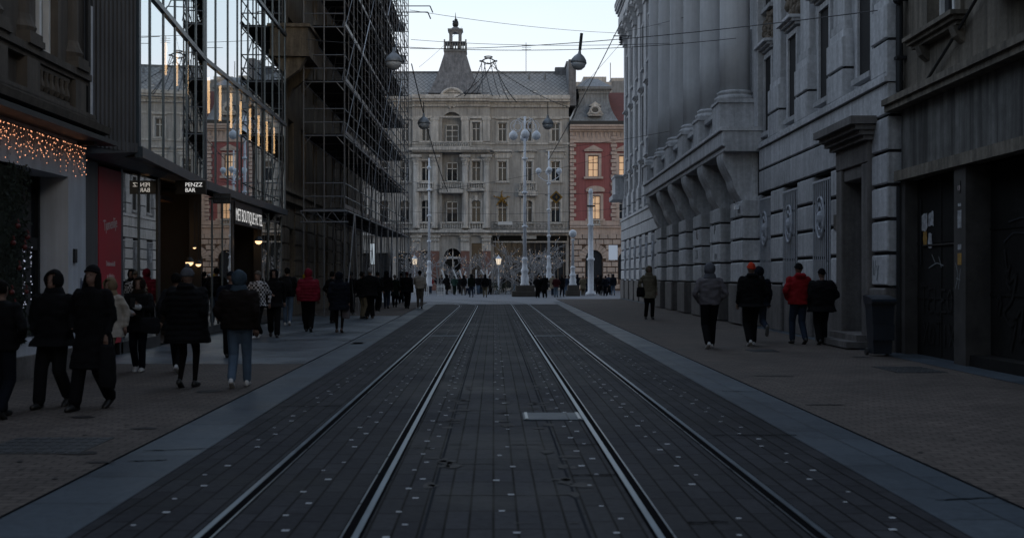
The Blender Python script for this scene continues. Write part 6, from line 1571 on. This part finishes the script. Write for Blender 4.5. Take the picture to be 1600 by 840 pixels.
q=MB(); loft(q,[(0,0,0,.14,.08),(0,-.02,.1,.17,.11),(0,-.02,.3,.165,.10),(0,0,.46,.10,.06)]); link(fuse(q,.018,.01),'pack_body',[CM['charcoal']],BP); q=MB(); q.box(-.12,.12,-.15,-.12,.06,.22); q.build('front_pocket',CM['black'],BP)
p13=person('person in a red hooded puffer jacket and black trousers walking away on the left',spot(482,519),face=182,H=1.7,top='darkred',tl=.86,legs='black',shoes='black',head='hood',hc='darkred',stride=.4,arms=('down','down'),wide=1.3,puff=.03)
p13b=person('person with a yellow hood hidden behind the red puffer jacket',spot(478,506),face=184,H=1.58,top='charcoal',legs='black',shoes='black',head='hood',hc='yellow',stride=.3,wide=1.0)
p14=person('person in dark blue hooded parka and slim black trousers carrying a pale bag',spot(530,520),face=180,H=1.62,top='navy',tl=.66,legs='tights',shoes='brown',head='hood',hc='navy',stride=.16,arms=('bag','down'),wide=1.25,puff=.015)
bag('pale grey tote bag carried by the person in the dark blue parka',W3(p14,0)+Vector((-.08,0,-.42)),.22,.34,.1,CM['mauve'],name='tote_bag',strap=.1)
p14b=person('person in black standing by the wall behind the dark blue parka',spot(520,505),face=150,H=1.68,top='black',legs='black',shoes='black',head='short',hc='hairdark',stride=.1,arms=('pocket','pocket'),wide=1.1)
p15=person('person in black jacket and beige trousers standing at the scaffold',spot(566,498),face=140,H=1.69,top='black',tl=.80,legs='khaki',shoes='black',head='short',hc='hairdark',stride=.1,arms=('front','pocket'),wide=1.15)
p16=person('grey-haired person in black standing next to the beige trousers',spot(578,498),face=200,H=1.82,top='black',tl=.78,legs='black',shoes='brown',head='short',hc='hairgrey',stride=.1,arms=('pocket','front'),wide=1.2)
p17=person('person in dark blue clothes walking away under the scaffold',spot(604,482),face=180,H=1.76,top='black',tl=.84,legs='darkblue',shoes='black',head='hood',hc='black',stride=.3,wide=1.2,vox=.025)
p18=person('slim person in dark green coat under the scaffold right of the dark blue walker',spot(617,480),face=175,H=1.6,top='darkgreen',tl=.6,legs='black',shoes='black',head='short',hc='greybrown',stride=.2,wide=1.0,vox=.025)
p19=person('person in black with a raised elbow next to the beige jacket walker',spot(636,482),face=170,H=1.74,top='black',tl=.76,legs='black',shoes='black',head='short',hc='maroon',stride=.25,arms=('down','front'),wide=1.25,vox=.025)
p20=person('person in beige jacket and pale trousers walking away at the end of the scaffold',spot(656,482),face=182,H=1.8,top='cream',tl=.92,legs='greybrown',shoes='grey',head='short',hc='hairdark',stride=.2,arms=('down','front'),wide=1.15,vox=.025)
for i,(px,yf,lab,top,lg) in enumerate(((590,486,'dark figure half hidden between the scaffold uprights','charcoal','black'),(548,492,'dark figure close to the wall behind the scaffold','black','charcoal'),(627,474,'distant dark figure between the green coat and the raised elbow','charcoal','black'))):
    person(lab,spot(px,yf),face=160+20*i,H=1.72,top=top,legs=lg,shoes='black',head='short',hc='hairdark',stride=.15,wide=1.1,vox=.03)
# ---- right pavement
person('woman in olive parka and black trousers walking toward the camera by the palace',spot(1014,499),face=6,H=1.86,top='olive',tl=.70,legs='black',shoes='black',head='hood',hc='olive',stride=.2,arms=('pocket','down'),wide=1.02,vox=.018)
bag('dark shoulder bag at the side of the woman in the olive parka',Vector(spot(1003,500))+Vector((-.05,-.05,.80)),.30,.34,.12,CM['black'],strap=.35)
person('person in grey hooded sweatshirt and black trousers walking away on the right',spot(1109,545),face=184,H=1.77,top='mauve',tl=.90,legs='black',shoes='white',head='hood',hc='grey',stride=.42,lead=-1,arms=('pocket','pocket'),wide=1.14,vox=.015)
person('person in black with bright orange-red beanie walking away by the palace',spot(1174,541),face=184,H=1.8,top='black',tl=.82,legs='black',shoes='white',head='beanie',hc='orange',stride=.35,lead=-1,arms=('pocket','down'),wide=1.24,vox=.015,hooddown=True)
person('dark-hooded person partly hidden behind the orange-red beanie',spot(1186,534),face=180,H=1.72,top='navy',tl=.84,legs='darkblue',shoes='grey',head='hood',hc='navy',stride=.5,arms=('down','down'),wide=1.15,kick=-1,vox=.018)
person('man in red hooded jacket, jeans and dark cap walking away on the right',spot(1248,538),face=186,H=1.8,top='red',tl=.86,legs='darkblue',shoes='black',head='beanie',hc='black',stride=.32,arms=('down','pocket'),wide=1.16,vox=.015,hooddown=True)
person('person in bulky black coat and black beanie next to the red jacket',spot(1284,539),face=180,H=1.68,top='black',tl=.76,legs='black',shoes='black',head='beanie',hc='black',stride=.25,lead=-1,arms=('pocket','down'),wide=1.34,puff=.02,vox=.015)
# ---- crowd on the square: a few built figures, copied with their own clothes
protoA=person('person in black jacket and black trousers at the left end of the square crowd',(0,0,0),face=0,H=1.72,top='black',tl=.82,legs='black',shoes='black',head='short',hc='hairdark',stride=.15,arms=('pocket','pocket'),wide=1.15,vox=.03,group='people standing on the square')
protoB=person('x y z w',(0,0,0),face=0,H=1.72,top='black',tl=.8,legs='jeans',shoes='black',head='hood',hc='black',stride=.4,arms=('down','down'),wide=1.18,vox=.03,group='people standing on the square')
protoC=person('x y z v',(0,0,0),face=0,H=1.72,top='black',tl=.58,legs='black',shoes='black',head='beanie',hc='white',stride=.2,arms=('front','pocket'),wide=1.12,vox=.03,group='people standing on the square')
def recolour(P,top,legs,hc):
    for ch in [o for o in bpy.data.objects if o.parent==P]:
        if ch.type!='MESH': continue
        kind=ch.name.split('.')[0]
        def setm(slot,m): ch.material_slots[slot].link='OBJECT'; ch.material_slots[slot].material=m
        if kind in('jacket','coat'): setm(0,CM[top])
        elif kind=='body': setm(1,CM[legs])
        elif kind in('hood','hood_collar','beanie','beanie_cuff','hair'): setm(0,CM[hc])
crowd=[('A',684,456.5,20,'navy','black','hairdark','dark figure in navy at the left end of the picket fence'),
('A',690,458,40,'black','black','hairdark','first of two black figures left of the green jacket'),
('B',698,460,150,'black','black','black','black hooded figure directly left of the green jacket'),
('A',710,460.5,160,'green','darkgreen','green','person in a green jacket among the square crowd'),
('A',719,459,0,'charcoal','charcoal','hairbrown','small dark figure between green jacket and grey trousers'),
('B',724.5,461,200,'black','greybrown','black','person in black jacket and grey trousers mid crowd'),
('C',730,459.5,30,'white','darkblue','hairgrey','person in a white jacket at the middle of the square crowd'),
('B',736.5,464,190,'darkgreen','darkblue','black','dark green hooded person in jeans, nearest of the middle crowd'),
('A',743,459,20,'maroon','jeans','hairdark','person in maroon jacket and jeans behind the dark green hood'),
('A',747.5,459.5,340,'black','jeans','hairdark','person in black and jeans right of the maroon jacket'),
('A',752,459,170,'brown','darkblue','blonde','fair-haired person in brown at the right of the crowd'),
('B',758,464,185,'black','khaki','black','black hooded person in khaki trousers at the right of the crowd'),
('A',765,460,60,'charcoal','black','hairdark','last dark figure at the right end of the middle crowd'),
('A',803,455,90,'black','lightjeans','hairdark','person in black and light jeans leaning by the stepped pedestal'),
('A',840,465,10,'black','black','hairdark','black figure just right of the stepped pedestal'),
('C',851.5,465,190,'black','black','white','person in long black coat and white hat near the second candelabra lamp'),
('A',845.5,458,0,'charcoal','black','hairdark','dark figure behind the white-hatted person'),
('C',864,462,170,'beige','darkblue','white','person in beige coat and white hat between the lamps'),
('A',869,464,190,'maroon','lightjeans','hairdark','person in maroon jacket and light jeans between the lamps'),
('B',878,463.5,10,'black','navy','black','dark hooded person left of the globe lamp'),
('A',884,460,160,'darkblue','jeans','hairbrown','person in blue right behind the globe lamp pedestal'),
('A',888.5,459,30,'charcoal','jeans','hairdark','dark jacket and jeans figure left beside the globe lamp post'),
('B',902,459.5,180,'navy','navy','navy','navy hooded person right of the globe lamp'),
('C',911,462,175,'khaki','khaki','greybrown','person in wide khaki coat between globe lamp and white pole'),
('A',917,459,20,'navy','darkblue','hairdark','navy figure hidden behind the khaki coat'),
('A',934,459.5,0,'black','black','hairdark','black figure right beside the thick white pole'),
('B',939,461.5,170,'black','black','black','black hooded figure second from the white pole'),
('A',946,462,200,'navy','navy','hairdark','navy figure bending in the group by the palace corner'),
('A',951,460.5,40,'darkblue','black','hairdark','dark blue jacket figure by the palace corner'),
('B',958,461,180,'navy','jeans','navy','navy hooded person in jeans nearest the palace corner'),
('A',672,459,0,'red','darkblue','hairdark','person in red jacket behind the picket fence'),
('A',664,457,160,'charcoal','black','hairdark','dark figure behind the picket fence left of the red jacket'),
('C',785,457,200,'charcoal','black','black','dark coated figure by the right lantern bush')]
first={'A':protoA,'B':protoB,'C':protoC}; used=set(); rr=random.Random(12)
for (t,px,yf,face,top,lg,hc,lab) in crowd:
    src=first[t]
    if t in used: c=copy_tree(src)
    else: c=src; used.add(t)
    Y=2660/(yf-VY); c.location=((px-VX)*Y/F,Y,0); c.rotation_euler=(0,0,R(face)); s=rr.uniform(.90,.99); c.scale=(s,s,s); c['label']=lab; recolour(c,top,lg,hc)
for o in bpy.data.objects:
    if '_w' in o.keys(): del o['_w']
# ================================================================ SKY, SUN, CAMERA
W = bpy.data.worlds.new("World"); S.world = W; W.use_nodes = True; nt = W.node_tree; nt.nodes.clear()
out = nt.nodes.new('ShaderNodeOutputWorld'); bg = nt.nodes.new('ShaderNodeBackground'); sk = nt.nodes.new('ShaderNodeTexSky')
sk.sky_type='NISHITA'; sk.sun_disc=False; sk.sun_elevation=R(SUN_E); sk.sun_rotation=R(SUN_R); sk.air_density=1.0; sk.dust_density=1.0; sk.ozone_density=1.0
bg.inputs[1].default_value=SKY_S; nt.links.new(sk.outputs[0], bg.inputs[0])
# bright veil added to the sky, aimed ahead-left to light the street-facing walls, pinkish near the horizon
L=nt.links; tc=nt.nodes.new('ShaderNodeTexCoord')
dt=nt.nodes.new('ShaderNodeVectorMath'); dt.operation='DOT_PRODUCT'; dt.inputs[1].default_value=(-.46,.80,.385); L.new(tc.outputs['Generated'],dt.inputs[0])
mr=nt.nodes.new('ShaderNodeMapRange'); mr.interpolation_type='SMOOTHSTEP'; mr.inputs[1].default_value=-.1; mr.inputs[2].default_value=.88; mr.inputs[3].default_value=VEIL0; mr.inputs[4].default_value=VEIL1; L.new(dt.outputs['Value'],mr.inputs[0])
sx=nt.nodes.new('ShaderNodeSeparateXYZ'); L.new(tc.outputs['Generated'],sx.inputs[0])
cr=nt.nodes.new('ShaderNodeValToRGB'); e=cr.color_ramp.elements
e[0].position=.10; e[0].color=(1.0,.91,.96,1); e[1].position=.27; e[1].color=(.82,.95,1,1)
for p_,c_ in ((.16,(1.0,.94,.98,1)),(.21,(.91,.96,1.0,1)),(.55,(.66,.79,1,1))): e.new(p_).color=c_
ns=nt.nodes.new('ShaderNodeTexNoise'); ns.inputs['Scale'].default_value=3.0; ns.inputs['Detail'].default_value=5; mp=nt.nodes.new('ShaderNodeMapping'); mp.inputs['Scale'].default_value=(1,1,7); L.new(tc.outputs['Generated'],mp.inputs[0]); L.new(mp.outputs[0],ns.inputs['Vector'])
ad=nt.nodes.new('ShaderNodeMath'); ad.operation='MULTIPLY_ADD'; L.new(ns.outputs['Fac'],ad.inputs[0]); ad.inputs[1].default_value=.07; sb=nt.nodes.new('ShaderNodeMath'); sb.operation='SUBTRACT'; L.new(sx.outputs['Z'],sb.inputs[0]); sb.inputs[1].default_value=.035; L.new(sb.outputs[0],ad.inputs[2]); L.new(ad.outputs[0],cr.inputs[0])
b2=nt.nodes.new('ShaderNodeBackground'); L.new(cr.outputs[0],b2.inputs[0]); L.new(mr.outputs[0],b2.inputs[1])
sh=nt.nodes.new('ShaderNodeAddShader'); L.new(bg.outputs[0],sh.inputs[0]); L.new(b2.outputs[0],sh.inputs[1]); L.new(sh.outputs[0],out.inputs[0])
sl = bpy.data.lights.new('sun','SUN'); sl.energy=SUN_S; sl.angle=R(20); sl.color=(1,.97,.96); so=bpy.data.objects.new('sun',sl); COL.objects.link(so)
# sun direction: rotation measured clockwise from +Y
az=R(SUN_R); el=R(max(SUN_E,4)); dv=Vector((math.sin(az)*math.cos(el), math.cos(az)*math.cos(el), math.sin(el)))
so.rotation_euler=dv.to_track_quat('Z','Y').to_euler()
cam=bpy.data.cameras.new('camera'); co=bpy.data.objects.new('camera',cam); COL.objects.link(co); S.camera=co
co.location=(0,0,CH); co.rotation_euler=(R(90),0,0); cam.sensor_width=36; cam.lens=36*F/1600
cam.shift_x=(800-VX)/1600; cam.shift_y=(VY-420)/1600; cam.clip_start=.1; cam.clip_end=2000
cam.dof.use_dof=True; cam.dof.focus_distance=60; cam.dof.aperture_fstop=2.8
S.view_settings.view_transform='Standard'; S.view_settings.look='None'; S.view_settings.exposure=EXPO; S.view_settings.gamma=1; S.view_settings.use_curve_mapping=False
S.render.engine='CYCLES'; S.cycles.use_denoising=True; S.cycles.max_bounces=6; S.cycles.diffuse_bounces=3; S.cycles.glossy_bounces=4; S.cycles.transparent_max_bounces=12; S.cycles.caustics_reflective=False; S.cycles.caustics_refractive=False
